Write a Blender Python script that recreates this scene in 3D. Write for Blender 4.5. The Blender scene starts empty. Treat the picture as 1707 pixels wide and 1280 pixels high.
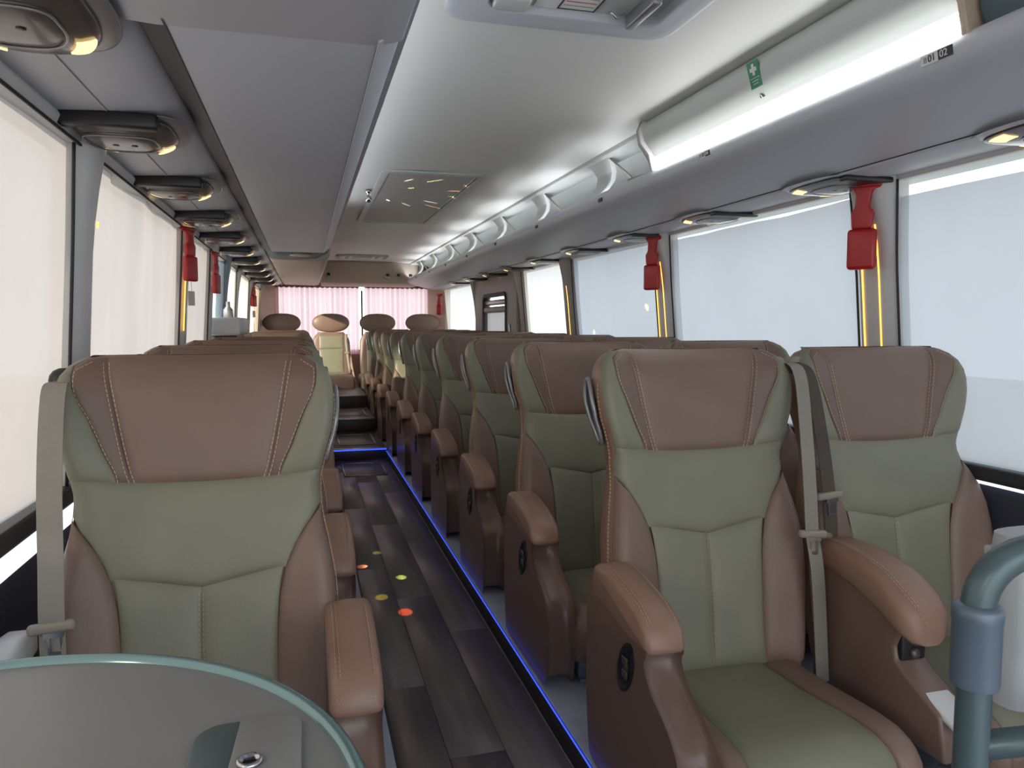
import bpy, bmesh, math, random
from mathutils import Vector, Matrix
random.seed(7)
PI = math.pi
S = bpy.context.scene
C = S.collection
EYE = 1.15
# ---------------------------------------------------------------- camera
cam_d = bpy.data.cameras.new('camera'); cam = bpy.data.objects.new('camera', cam_d); C.objects.link(cam)
cam_d.sensor_width = 36.0; cam_d.lens = 1250 / 1707 * 36.0; cam_d.clip_start = 0.02
pit = math.atan(100 / 1250); yaw = math.atan(346 / 1250 * math.cos(pit))
cam.location = (0, 0, EYE)
cam.rotation_euler = (PI / 2 - pit, 0, -yaw)
S.camera = cam
# ---------------------------------------------------------------- world, sun, exposure
w = bpy.data.worlds.new('sky'); S.world = w; w.use_nodes = True
bg = w.node_tree.nodes['Background']; bg.inputs[0].default_value = (0.86, 0.93, 1.0, 1); bg.inputs[1].default_value = 1.7
sun_d = bpy.data.lights.new('sun', 'SUN'); sun = bpy.data.objects.new('sun', sun_d); C.objects.link(sun)
sun_d.energy = 4.5; sun_d.color = (1.0, 0.87, 0.68); sun_d.angle = 0.012
sun.rotation_euler = Vector((-1.25, -1.08, 0.50)).to_track_quat('Z', 'Y').to_euler()
S.view_settings.view_transform = 'Standard'; S.view_settings.look = 'None'
S.view_settings.exposure = 0.66; S.view_settings.gamma = 1.0; S.view_settings.use_curve_mapping = False
S.cycles.max_bounces = 10; S.cycles.diffuse_bounces = 5; S.cycles.glossy_bounces = 3; S.cycles.transmission_bounces = 6
S.cycles.transparent_max_bounces = 12
S.cycles.use_denoising = True
S.cycles.sample_clamp_indirect = 6.0
S.cycles.caustics_reflective = False; S.cycles.caustics_refractive = False

# ---------------------------------------------------------------- materials
def s2l(c): return tuple(((v / 255) / 12.92 if v / 255 <= .04045 else ((v / 255 + .055) / 1.055) ** 2.4) for v in c)
def mat(name, rgb, rough=.5, metal=0, bump=0, bscale=200, var=0, vscale=4, spec=.5, emis=None, es=0, coat=0):
    m = bpy.data.materials.new(name); m.use_nodes = True; nt = m.node_tree; b = nt.nodes['Principled BSDF']
    col = (*s2l(rgb), 1)
    b.inputs['Base Color'].default_value = col; b.inputs['Roughness'].default_value = rough
    b.inputs['Metallic'].default_value = metal; b.inputs['Specular IOR Level'].default_value = spec
    b.inputs['Coat Weight'].default_value = coat
    tc = nt.nodes.new('ShaderNodeTexCoord')
    if emis:
        b.inputs['Emission Color'].default_value = (*s2l(emis), 1); b.inputs['Emission Strength'].default_value = es
    if var:
        n = nt.nodes.new('ShaderNodeTexNoise'); n.inputs['Scale'].default_value = vscale; n.inputs['Detail'].default_value = 4
        nt.links.new(tc.outputs['Object'], n.inputs['Vector'])
        r = nt.nodes.new('ShaderNodeValToRGB'); r.color_ramp.elements[0].position = .3; r.color_ramp.elements[1].position = .7
        r.color_ramp.elements[0].color = (*[c * (1 - var) for c in col[:3]], 1); r.color_ramp.elements[1].color = (*[min(1, c * (1 + var)) for c in col[:3]], 1)
        nt.links.new(n.outputs['Fac'], r.inputs['Fac']); nt.links.new(r.outputs['Color'], b.inputs['Base Color'])
    if bump:
        n2 = nt.nodes.new('ShaderNodeTexNoise'); n2.inputs['Scale'].default_value = bscale; n2.inputs['Detail'].default_value = 2
        nt.links.new(tc.outputs['Object'], n2.inputs['Vector'])
        bp = nt.nodes.new('ShaderNodeBump'); bp.inputs['Strength'].default_value = bump; bp.inputs['Distance'].default_value = .002
        nt.links.new(n2.outputs['Fac'], bp.inputs['Height']); nt.links.new(bp.outputs['Normal'], b.inputs['Normal'])
    return m
def emit(name, rgb, st):
    m = bpy.data.materials.new(name); m.use_nodes = True; nt = m.node_tree; nt.nodes.clear()
    e = nt.nodes.new('ShaderNodeEmission'); e.inputs[0].default_value = (*s2l(rgb), 1); e.inputs[1].default_value = st
    o = nt.nodes.new('ShaderNodeOutputMaterial'); nt.links.new(e.outputs[0], o.inputs[0]); return m
def cloth(name, rgb, trans=.5, clear=.06, vs=3):
    m = bpy.data.materials.new(name); m.use_nodes = True; nt = m.node_tree; nt.nodes.clear()
    N = nt.nodes.new; L = nt.links.new
    tc = N('ShaderNodeTexCoord'); nz = N('ShaderNodeTexNoise'); nz.inputs['Scale'].default_value = vs; nz.inputs['Detail'].default_value = 3
    L(tc.outputs['Object'], nz.inputs['Vector'])
    r = N('ShaderNodeValToRGB'); c = s2l(rgb)
    r.color_ramp.elements[0].position = .3; r.color_ramp.elements[1].position = .7
    r.color_ramp.elements[0].color = (*[v * .93 for v in c], 1); r.color_ramp.elements[1].color = (*c, 1)
    L(nz.outputs['Fac'], r.inputs['Fac'])
    d = N('ShaderNodeBsdfDiffuse'); t = N('ShaderNodeBsdfTranslucent'); tr = N('ShaderNodeBsdfTransparent')
    L(r.outputs['Color'], d.inputs['Color']); L(r.outputs['Color'], t.inputs['Color'])
    m1 = N('ShaderNodeMixShader'); m1.inputs[0].default_value = trans; L(d.outputs[0], m1.inputs[1]); L(t.outputs[0], m1.inputs[2])
    m2 = N('ShaderNodeMixShader'); m2.inputs[0].default_value = clear; L(m1.outputs[0], m2.inputs[1]); L(tr.outputs[0], m2.inputs[2])
    o = N('ShaderNodeOutputMaterial'); L(m2.outputs[0], o.inputs[0]); return m
def glassm(name):
    m = bpy.data.materials.new(name); m.use_nodes = True; nt = m.node_tree; nt.nodes.clear(); N = nt.nodes.new; L = nt.links.new
    tr = N('ShaderNodeBsdfTransparent'); tr.inputs[0].default_value = (.92, .96, .95, 1); g = N('ShaderNodeBsdfGlossy'); g.inputs['Roughness'].default_value = .03
    x = N('ShaderNodeMixShader'); x.inputs[0].default_value = .06; L(tr.outputs[0], x.inputs[1]); L(g.outputs[0], x.inputs[2])
    o = N('ShaderNodeOutputMaterial'); L(x.outputs[0], o.inputs[0]); return m

BROWN = mat('brown_leather', (132, 108, 95), .42, bump=.25, bscale=350, var=.06, vscale=9)
BROWN_D = mat('deep_brown_leather', (122, 99, 88), .42, bump=.25, bscale=350, var=.06, vscale=9)
TAN = mat('tan_leather', (152, 120, 103), .38, bump=.2, bscale=350, var=.05, vscale=9)
OLIVE = mat('olive_leather', (134, 132, 113), .45, bump=.25, bscale=350, var=.05, vscale=8)
SHELLB = mat('moulded_brown_plastic', (120, 96, 85), .3, bump=.12, bscale=500, var=.04, vscale=6)
THREAD = mat('cream_thread', (206, 178, 142), .7, var=.05, vscale=50)
SEAM = mat('dark_seam', (62, 50, 42), .8, var=.05, vscale=50)
BELT = mat('grey_beige_webbing', (150, 143, 132), .75, bump=.5, bscale=900, var=.04, vscale=20)
BELTD = mat('dark_webbing', (84, 74, 66), .75, bump=.5, bscale=900, var=.04, vscale=20)
BUCK = mat('beige_plastic', (150, 140, 126), .45, var=.03, vscale=20)
CHROME = mat('chrome', (205, 205, 208), .18, metal=1, var=.02, vscale=20)
SILVER = mat('silver_plastic', (150, 150, 152), .3, metal=.55, var=.03, vscale=15)
DARKP = mat('black_plastic', (36, 34, 37), .4, var=.1, vscale=20)
SMOKE = mat('smoked_brown_plastic', (80, 72, 70), .28, var=.06, vscale=12, coat=.3)
LEGM = mat('blue_grey_painted_steel', (124, 138, 152), .4, metal=.3, var=.05, vscale=12)
CEIL = mat('ceiling_panel', (220, 221, 218), .5, bump=.1, bscale=300, var=.02, vscale=2)
RACK = mat('rack_panel', (194, 197, 204), .42, bump=.1, bscale=400, var=.02, vscale=2)
RACKL = mat('pale_rack_panel', (192, 197, 194), .42, bump=.1, bscale=400, var=.02, vscale=2)
GREYD = mat('grey_brown_trim', (150, 139, 134), .5, var=.04, vscale=5)
PILLAR = mat('pillar_grey', (208, 207, 206), .45, bump=.1, bscale=500, var=.03, vscale=3)
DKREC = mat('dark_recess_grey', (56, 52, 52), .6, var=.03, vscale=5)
NAVY = mat('dark_navy_panel', (58, 60, 72), .55, bump=.3, bscale=300, var=.08, vscale=6)
SILL = mat('black_sill', (52, 50, 52), .35, var=.06, vscale=8)
BEIGE = mat('beige_panel', (196, 176, 156), .5, bump=.1, bscale=300, var=.03, vscale=3)
REARP = mat('rear_bulkhead_tan', (176, 160, 148), .45, bump=.1, bscale=300, var=.03, vscale=3)
GASKET = mat('rubber_gasket', (44, 42, 44), .6, var=.05, vscale=12)
PLAT = mat('platform_vinyl', (152, 160, 176), .5, bump=.2, bscale=250, var=.08, vscale=14)
STEP = mat('step_vinyl', (78, 68, 66), .38, bump=.2, bscale=250, var=.1, vscale=14)
ALU = mat('brushed_aluminium', (165, 165, 165), .3, metal=.9, var=.05, vscale=30)
RED = mat('red_plastic', (176, 34, 34), .3, var=.05, vscale=20)
PAPER = mat('paper_tag', (214, 200, 190), .7, var=.03, vscale=20)
TABLE = mat('grey_table_laminate', (140, 140, 137), .35, bump=.05, bscale=300, var=.03, vscale=5)
TRIMG = mat('green_grey_edge_band', (130, 160, 160), .18, metal=.5, var=.02, vscale=5)
PIPE = mat('grey_green_pipe', (88, 106, 110), .32, metal=.25, var=.05, vscale=6)
PIPEC = mat('pipe_collar', (104, 118, 132), .35, metal=.2, var=.04, vscale=6)
WHITEP = mat('pale_grey_padding', (186, 190, 192), .6, bump=.3, bscale=80, var=.04, vscale=6)
GREEN = mat('green_sticker', (44, 130, 96), .4, var=.03, vscale=20)
WHITE = mat('white_print', (225, 225, 222), .5, var=.02, vscale=20)
BLACKS = mat('black_print', (50, 50, 54), .5, var=.05, vscale=20)
REDS = mat('red_print', (190, 50, 50), .5, var=.03, vscale=20)
TEAL = mat('teal_locker_inside', (84, 104, 112), .5, var=.05, vscale=6)
CURT = cloth('white_curtain_cloth', (199, 191, 191), .40, .03)
SHEER = cloth('sheer_white_curtain_cloth', (232, 222, 214), .62, .22)
CURTR = cloth('pale_blue_curtain_cloth', (188, 190, 198), .48, .10)
PINK = cloth('pink_curtain_cloth', (244, 200, 203), .85, .14)
PINKD = mat('dusty_pink_heading', (176, 120, 116), .8, var=.08, vscale=20)
GLASS = glassm('window_glass')
TUBE = emit('lamp_tube_white', (255, 255, 255), 6.0)
COVE = emit('cove_strip_white', (250, 252, 255), 24.0)
COVE2 = emit('soft_cove_strip', (250, 252, 255), 10.0)
WARM = emit('warm_reading_lamp', (255, 214, 150), 1.3)
AMBER = emit('amber_led', (255, 176, 70), 2.2)
BLUE = emit('blue_led', (60, 90, 255), .9)
ICE = emit('sill_daylight_glow', (228, 238, 255), 1.0)  # glow imitating bright daylight on the sill trim, no lamp

def wood():
    m = bpy.data.materials.new('dark_wood_vinyl'); m.use_nodes = True; nt = m.node_tree; b = nt.nodes['Principled BSDF']; N = nt.nodes.new; L = nt.links.new
    tc = N('ShaderNodeTexCoord'); oi = N('ShaderNodeObjectInfo'); mp = N('ShaderNodeMapping'); mp.inputs['Scale'].default_value = (30, 2.0, 1)
    L(tc.outputs['Object'], mp.inputs['Vector']); nz = N('ShaderNodeTexNoise'); nz.inputs['Scale'].default_value = 1.5; nz.inputs['Detail'].default_value = 6
    nz.noise_dimensions = '4D'; L(mp.outputs[0], nz.inputs['Vector']); mu = N('ShaderNodeMath'); mu.operation = 'MULTIPLY'; mu.inputs[1].default_value = 40
    L(oi.outputs['Random'], mu.inputs[0]); L(mu.outputs[0], nz.inputs['W'])
    r = N('ShaderNodeValToRGB'); r.color_ramp.elements[0].position = .3; r.color_ramp.elements[1].position = .75
    r.color_ramp.elements[0].color = (*s2l((94, 86, 86)), 1); r.color_ramp.elements[1].color = (*s2l((114, 106, 105)), 1)
    L(nz.outputs['Fac'], r.inputs['Fac'])
    hs = N('ShaderNodeHueSaturation'); mr = N('ShaderNodeMapRange'); mr.inputs[3].default_value = .95; mr.inputs[4].default_value = 1.06
    L(oi.outputs['Random'], mr.inputs[0]); L(mr.outputs[0], hs.inputs['Value']); L(r.outputs[0], hs.inputs['Color'])
    L(hs.outputs[0], b.inputs['Base Color']); b.inputs['Roughness'].default_value = .34; b.inputs['Specular IOR Level'].default_value = .6
    bp = N('ShaderNodeBump'); bp.inputs['Strength'].default_value = .15; bp.inputs['Distance'].default_value = .002; L(nz.outputs['Fac'], bp.inputs['Height']); L(bp.outputs[0], b.inputs['Normal'])
    return m
WOOD = wood()
def perf():
    m = bpy.data.materials.new('perforated_grille'); m.use_nodes = True; nt = m.node_tree; b = nt.nodes['Principled BSDF']; N = nt.nodes.new; L = nt.links.new
    tc = N('ShaderNodeTexCoord'); v = N('ShaderNodeTexVoronoi'); v.inputs['Scale'].default_value = 75; v.inputs['Randomness'].default_value = 0
    L(tc.outputs['Object'], v.inputs['Vector']); r = N('ShaderNodeValToRGB'); r.color_ramp.elements[0].position = .28; r.color_ramp.elements[1].position = .36
    r.color_ramp.elements[0].color = (*s2l((70, 70, 68)), 1); r.color_ramp.elements[1].color = (*s2l((178, 180, 176)), 1)
    L(v.outputs['Distance'], r.inputs['Fac']); L(r.outputs[0], b.inputs['Base Color']); b.inputs['Roughness'].default_value = .5
    return m
PERF = perf()

# ---------------------------------------------------------------- mesh helpers
class MB:
    def __init__(s): s.v = []; s.f = []; s.e = []
    def add(s, vs, fs):
        o = len(s.v); s.v += [tuple(p) for p in vs]; s.f += [tuple(i + o for i in f) for f in fs]; return s
    def grid(s, fn, nu, nv, cu=False, us=None, vs=None):
        us = us or [i / nu for i in range(nu + 1)]; vs = vs or [j / nv for j in range(nv + 1)]
        P = [fn(u, v) for v in vs for u in us]; n = len(us)
        return s.add(P, [(j * n + i, j * n + i + 1, (j + 1) * n + i + 1, (j + 1) * n + i) for j in range(len(vs) - 1) for i in range(n - 1)])
    def box(s, x0, x1, y0, y1, z0, z1):
        return s.add([(x0, y0, z0), (x1, y0, z0), (x1, y1, z0), (x0, y1, z0), (x0, y0, z1), (x1, y0, z1), (x1, y1, z1), (x0, y1, z1)],
                     [(0, 3, 2, 1), (4, 5, 6, 7), (0, 1, 5, 4), (1, 2, 6, 5), (2, 3, 7, 6), (3, 0, 4, 7)])
    def tube(s, pts, r, n=8, closed=False, cap=True):
        pts = [Vector(p) for p in pts]; R = r if isinstance(r, (list, tuple)) else [r] * len(pts)
        rings = []; up = None; m = len(pts)
        for i, p in enumerate(pts):
            if closed: t = pts[(i + 1) % m] - pts[i - 1]
            else: t = pts[min(i + 1, m - 1)] - pts[max(i - 1, 0)]
            t.normalize()
            if up is None: up = Vector((0, 0, 1)) if abs(t.z) < .9 else Vector((1, 0, 0))
            a = t.cross(up); a.normalize(); b = a.cross(t); b.normalize(); up = b
            rings.append([p + (a * math.cos(2 * PI * k / n) + b * math.sin(2 * PI * k / n)) * R[i] for k in range(n)])
        vs = [q for rg in rings for q in rg]; fs = []
        for i in range(m if closed else m - 1):
            j = (i + 1) % m
            fs += [(i * n + k, i * n + (k + 1) % n, j * n + (k + 1) % n, j * n + k) for k in range(n)]
        if cap and not closed: fs += [tuple(range(n - 1, -1, -1)), tuple((m - 1) * n + k for k in range(n))]
        return s.add(vs, fs)
    def loft(s, rings, cap=True):
        n = len(rings[0]); vs = [q for r in rings for q in r]; fs = []
        for i in range(len(rings) - 1):
            fs += [(i * n + k, i * n + (k + 1) % n, (i + 1) * n + (k + 1) % n, (i + 1) * n + k) for k in range(n)]
        if cap: fs += [tuple(range(n - 1, -1, -1)), tuple((len(rings) - 1) * n + k for k in range(n))]
        return s.add(vs, fs)
    def prism(s, prof, a0, a1, axis='y'):
        def P(p, a): return (p[0], a, p[1]) if axis == 'y' else ((a, p[0], p[1]) if axis == 'x' else (p[0], p[1], a))
        return s.loft([[P(p, a0) for p in prof], [P(p, a1) for p in prof]])
    def sheet(s, prof, a0, a1, axis='y'):
        def P(p, a): return (p[0], a, p[1]) if axis == 'y' else (a, p[0], p[1])
        n = len(prof)
        return s.add([P(p, a0) for p in prof] + [P(p, a1) for p in prof], [(i, i + 1, n + i + 1, n + i) for i in range(n - 1)])
    def lathe(s, prof, c=(0, 0, 0), n=24, axis='z', cap=True):
        rings = []
        for r, h in prof:
            rings.append([((c[0] + r * math.cos(2 * PI * k / n), c[1] + r * math.sin(2 * PI * k / n), c[2] + h) if axis == 'z' else
                           (c[0] + r * math.cos(2 * PI * k / n), c[1] + h, c[2] + r * math.sin(2 * PI * k / n))) for k in range(n)])
        return s.loft(rings, cap)
    def build(s, name, m, parent=None, bevel=0, seg=2, smooth=True, sub=0, solid=0, fix=True):
        me = bpy.data.meshes.new(name); me.from_pydata(s.v, [], s.f)
        bm = bmesh.new(); bm.from_mesh(me)
        if fix: bmesh.ops.recalc_face_normals(bm, faces=bm.faces)
        if bevel:
            ed = [e for e in bm.edges if len(e.link_faces) == 2 and e.calc_face_angle(0) > math.radians(28)]
            bmesh.ops.bevel(bm, geom=ed, offset=bevel, segments=seg, profile=.5, affect='EDGES', clamp_overlap=True)
        bm.to_mesh(me); bm.free()
        if smooth:
            me.shade_smooth()
            if bevel or smooth == 'auto': me.set_sharp_from_angle(angle=math.radians(50))
        me.materials.append(m)
        o = bpy.data.objects.new(name, me); C.objects.link(o)
        if parent: o.parent = parent
        if solid:
            md = o.modifiers.new('thickness', 'SOLIDIFY'); md.thickness = solid; md.offset = 0
        return o
def rb(name, x0, x1, y0, y1, z0, z1, m, parent=None, r=.004, seg=2):
    return MB().box(x0, x1, y0, y1, z0, z1).build(name, m, parent, bevel=r, seg=seg)
def tag(o, label=None, cat=None, group=None, kind=None):
    for k, v in (('label', label), ('category', cat), ('group', group), ('kind', kind)):
        if v: o[k] = v
    return o
def empty(name, loc=(0, 0, 0), rz=0):
    o = bpy.data.objects.new(name, None); C.objects.link(o); o.location = loc; o.rotation_euler = (0, 0, rz); o.empty_display_size = .05; return o
def copy_tree(o, loc=None, label=None, parent=None):
    c = o.copy(); C.objects.link(c); c.parent = parent
    if loc is not None: c.location = loc
    if label: c['label'] = label
    for ch in list(o.children): copy_tree(ch, parent=c)
    return c
def lerp(tab, x):
    if x <= tab[0][0]: return tab[0][1]
    for (a, fa), (b, fb) in zip(tab, tab[1:]):
        if x <= b:
            t = (x - a) / (b - a); return fa + (fb - fa) * t
    return tab[-1][1]
def slerp(tab, x):   # smooth interpolation (monotone cubic-ish)
    xs = [a for a, _ in tab]; ys = [b for _, b in tab]
    if x <= xs[0]: return ys[0]
    if x >= xs[-1]: return ys[-1]
    i = max(k for k in range(len(xs) - 1) if xs[k] <= x)
    def sl(k):
        if k <= 0 or k >= len(xs) - 1: return 0 if k <= 0 else (ys[-1] - ys[-2]) / (xs[-1] - xs[-2])
        a = (ys[k] - ys[k - 1]) / (xs[k] - xs[k - 1]); b = (ys[k + 1] - ys[k]) / (xs[k + 1] - xs[k])
        return 0 if a * b <= 0 else 2 * a * b / (a + b)
    h = xs[i + 1] - xs[i]; t = (x - xs[i]) / h; m0 = sl(i) * h; m1 = sl(i + 1) * h
    return (2 * t ** 3 - 3 * t * t + 1) * ys[i] + (t ** 3 - 2 * t * t + t) * m0 + (-2 * t ** 3 + 3 * t * t) * ys[i + 1] + (t ** 3 - t * t) * m1
def rrect(cx, cy, hw, hh, r, n=5):
    out = []
    for sx, sy, a0 in ((1, 1, 0), (-1, 1, PI / 2), (-1, -1, PI), (1, -1, 1.5 * PI)):
        for k in range(n + 1):
            a = a0 + PI / 2 * k / n; out.append((cx + sx * (hw - r) + r * math.cos(a), cy + sy * (hh - r) + r * math.sin(a)))
    return out
def text(name, body, size, m, parent, mw, ext=.0006):
    cu = bpy.data.curves.new(name, 'FONT'); cu.body = body; cu.size = size; cu.align_x = 'CENTER'; cu.align_y = 'CENTER'; cu.extrude = ext
    t = bpy.data.objects.new(name, cu); me = bpy.data.meshes.new_from_object(t); bpy.data.objects.remove(t)
    me.materials.clear(); me.materials.append(m); o = bpy.data.objects.new(name, me); C.objects.link(o); o.parent = parent; o.matrix_local = mw; return o
YF, YR = -1.3, 10.5       # front and rear ends of the cabin
XL0, XL1 = -.575, -.52    # left window plane at sill / top
XR0, XR1 = 1.88, 1.80
ZS_L, ZS_R, ZT = .756, .735, 1.61
H = lambda h: EYE + h

# ================================================================ SETTING
# floor: base plus vinyl planks as parts
fl = MB().box(-.62, 1.95, YF, YR, -.06, -.004).build('floor', STEP, smooth=False); tag(fl, kind='structure')
pw = .1525
ys = YF
for c in range(3):
    y = YF - [.0, .42, .81][c]
    while y < 6.36:
        y0 = max(y, YF); y1 = min(y + 1.2, 6.40)
        if y1 - y0 > .05:
            x0 = .2 + c * pw - .005
            rb('plank', x0 + .0006, x0 + pw - .0006, y0 + .0008, y1 - .0008, -.004, .0, WOOD, fl, r=.0006, seg=1)
        y += 1.2
rb('border_strip', .6475, .652, YF, 6.4, -.004, .003, ALU, fl, r=.001, seg=1)
# side platforms
def platform(name, x0, x1, led_x, sgn):
    p = MB().box(x0, x1, YF, YR, -.004, .068).build(name, PLAT, bevel=.003); tag(p, kind='structure')
    rb('riser', led_x - .004, led_x + .004, YF, 6.45, 0, .062, GASKET, p, r=.001, seg=1)
    if sgn > 0: rb('led_strip', led_x - .005 * sgn, led_x - .005 * sgn + .004, YF, 6.45, .0642, .068, BLUE, p, r=.001, seg=1)
    return p
platform('platform_right', .66, 1.93, .656, 1)
platform('platform_left', -.62, .195, .199, -1)
# rear steps
steps = [(6.42, .095), (7.45, .225), (8.45, .36)]
for i, (y, z) in enumerate(steps):
    y1 = YR
    s = MB().box(.2, .655, y, y1, (steps[i - 1][1] if i else -.004), z).build('step_%d' % (i + 1), STEP, bevel=.002); tag(s, kind='structure')
    rb('nosing', .2, .655, y - .012, y + .03, z - .012, z + .004, ALU, s, r=.002)
    if i == 0: rb('led_strip', .2, .655, y - .018, y - .012, z - .014, z - .002, BLUE, s, r=.001, seg=1)
def floor_hatch(y0, y1, z, label):
    t = empty('floor_hatch', (.43, (y0 + y1) / 2, z)); tag(t, label, 'floor hatch', 'floor hatches along the aisle')
    hw, hh = .165, (y1 - y0) / 2
    MB().box(-hw, hw, -hh, hh, 0, .003).build('lid', STEP, t, bevel=.001)
    for x0, x1, a, b in ((-hw, hw, -hh, -hh + .015), (-hw, hw, hh - .015, hh), (-hw, -hw + .015, -hh, hh), (hw - .015, hw, -hh, hh)):
        rb('frame_bar', x0, x1, a, b, 0, .007, ALU, t, r=.0015, seg=1)
    MB().lathe([(.0, .003), (.018, .003), (.018, .007), (.0, .008)], (.09, hh - .05, 0), 12).build('lift_ring', CHROME, t)
floor_hatch(5.72, 6.25, .0, 'metal framed hatch in the aisle floor just before the blue-lit step')
floor_hatch(6.62, 7.25, .095, 'metal framed hatch on the first step tread past the blue light')
floor_hatch(7.7, 8.25, .225, 'metal framed hatch on the upper step tread nearest the rear seats')

# walls below the windows
wl = MB().prism([(-.62, 0), (-.59, 0), (-.575, .74), (-.62, .74)], YF, YR).build('wall_left', NAVY, smooth=False); tag(wl, kind='structure')
wr = MB().prism([(1.95, 0), (1.91, 0), (1.885, .72), (1.95, .72)], YF, YR).build('wall_right', NAVY, smooth=False); tag(wr, kind='structure')
def sill(name, x, sg, z, zb, zl, parent):   # sg=+1 towards the inside on the left wall
    a = MB().prism([(x - .045 * sg, zb), (x + .020 * sg, zb), (x + .028 * sg, zb + .012), (x + .022 * sg, z - .004), (x + .016 * sg, z), (x - .045 * sg, z)], YF, YR).build(name, SILL, bevel=.002); tag(a, kind='structure')
    MB().prism([(x - .015 * sg, zl), (x + .006 * sg, zl), (x + .012 * sg, zb), (x - .015 * sg, zb)], YF, YR).build('daylight_glow_strip', ICE, a, bevel=.001)  # emissive trim stands in for daylight brightness below the sill
    return a
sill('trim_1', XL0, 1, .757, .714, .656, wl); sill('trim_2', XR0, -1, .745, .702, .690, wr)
# window headers and roof
def roofp():
    pts = [(-.66, 1.62), (-.52, 1.62), (-.48, 1.66)]
    return pts
ceil = MB()
prof = [(-.56, H(.74)), (-.4, H(.775)), (0, H(.795)), (.6, H(.805)), (1.1, H(.80)), (1.3, H(.79)), (1.36, H(.785))]
nn = []
for a, b in zip(prof, prof[1:]):
    for k in range(4): nn.append((a[0] + (b[0] - a[0]) * k / 4, a[1] + (b[1] - a[1]) * k / 4))
nn.append(prof[-1])
up = [(p[0], p[1] + .08) for p in reversed(nn)]
ceilo = MB().prism(nn + up, YF, YR).build('ceiling', CEIL, smooth='auto'); tag(ceilo, kind='structure')
hd = MB().prism([(-.64, ZT - .005), (-.525, ZT - .005), (-.515, ZT + .02), (-.56, H(.745)), (-.56, 2.05), (-.64, 2.05)], YF, YR).build('trim_3', RACK, bevel=.004); tag(hd, kind='structure')
hr = MB().prism([(1.95, ZT - .0), (1.80, ZT + .0), (1.79, ZT + .015), (1.80, 1.66), (1.80, 2.05), (1.95, 2.05)], YF, YR).build('trim_4', RACK, bevel=.004); tag(hr, kind='structure')
rf = MB().box(1.3, 1.95, YF, YR, 2.03, 2.08).build('ceiling_outer', CEIL, smooth=False); tag(rf, kind='structure')
# curtain rails
rl = MB().prism([(-.545, ZT - .035), (-.505, ZT - .035), (-.495, ZT - .012), (-.505, ZT + .006), (-.545, ZT + .006)], YF, YR).build('trim_5', PILLAR, bevel=.003); tag(rl, kind='structure')
rail_seam = MB().box(-.505, -.500, YF, YR, ZT - .040, ZT - .034).build('seal', GASKET, rl)
rr = MB().prism([(1.83, ZT - .012), (1.795, ZT - .012), (1.79, ZT + .004), (1.83, ZT + .006)], YF, YR).build('trim_6', PILLAR, bevel=.002); tag(rr, kind='structure')

def xl(z): return XL0 + (XL1 - XL0) * (z - ZS_L) / (ZT - ZS_L)
def xr(z): return XR0 + (XR1 - XR0) * (z - ZS_R) / (ZT - ZS_R)
# pillars
def pillar(n, side, y, wd, leds=(), m=PILLAR, zt=ZT + .02):
    xf, zs, sg = (xl, ZS_L, 1) if side == 'l' else (xr, ZS_R, -1)
    rings = []
    for k in range(13):
        z = zs - .02 + (zt - zs + .02) * k / 12
        # curved inward near the top, slightly wider near the top
        cur = .022 + .03 * (max(0, (z - 1.3) / .32)) ** 2
        hw = wd / 2 * (1 + .18 * max(0, (z - 1.35) / .26))
        x = xf(z)
        ring = [(x - .04 * sg, y - hw, z)]
        for j in range(9):
            a = -1 + 2 * j / 8
            ring.append((x + sg * (cur * (1 - abs(a) ** 4) + .004), y + a * hw, z))
        ring.append((x - .04 * sg, y + hw, z)); rings.append(ring)
    p = MB().loft(rings).build('trim_%d' % n, m, smooth='auto'); tag(p, kind='structure')
    for dy in (-1, 1):
        pts = []
        for k in range(13):
            z = zs + (zt - zs - .03) * k / 12
            hw = wd / 2 * (1 + .18 * max(0, (z - 1.35) / .26))
            pts.append((xf(z) + sg * .010, y + dy * (hw + .006), z))
        MB().tube(pts, .004, 6).build('seal', GASKET, p)
    for (oy, z0, z1) in leds:
        pts = []
        for k in range(13):
            z = z0 + (z1 - z0) * k / 12
            cur = .022 + .03 * (max(0, (z - 1.3) / .32)) ** 2
            pts.append((xf(z) + sg * (cur + .004), y + oy, z))
        MB().tube(pts, .0026, 6).build('amber_light', AMBER, p)
    return p
pillar(10, 'l', 2.10, .15, [(.055, .82, 1.02), (.055, 1.395, 1.41)])
pillar(11, 'l', 3.72, .15, [(-.06, 1.12, 1.40)])
pillar(12, 'l', 4.72, .10)
pillar(13, 'l', 5.55, .14, m=LEGM)
pillar(14, 'l', 6.45, .06)
pillar(15, 'l', 7.9, .12)
pillar(16, 'l', 9.66, .08, m=BEIGE)
pillar(20, 'r', 2.08, .17, [(-.03, .8, 1.47), (.045, .8, 1.45)])
pillar(21, 'r', 3.60, .17, [(-.03, .8, 1.47), (.045, .8, 1.45)])
pillar(22, 'r', 5.06, .17, [(-.02, .8, 1.42)], m=GREYD)
pillar(23, 'r', 6.28, .12, m=GREYD)
pillar(24, 'r', 8.05, .10, m=GREYD)

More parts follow.
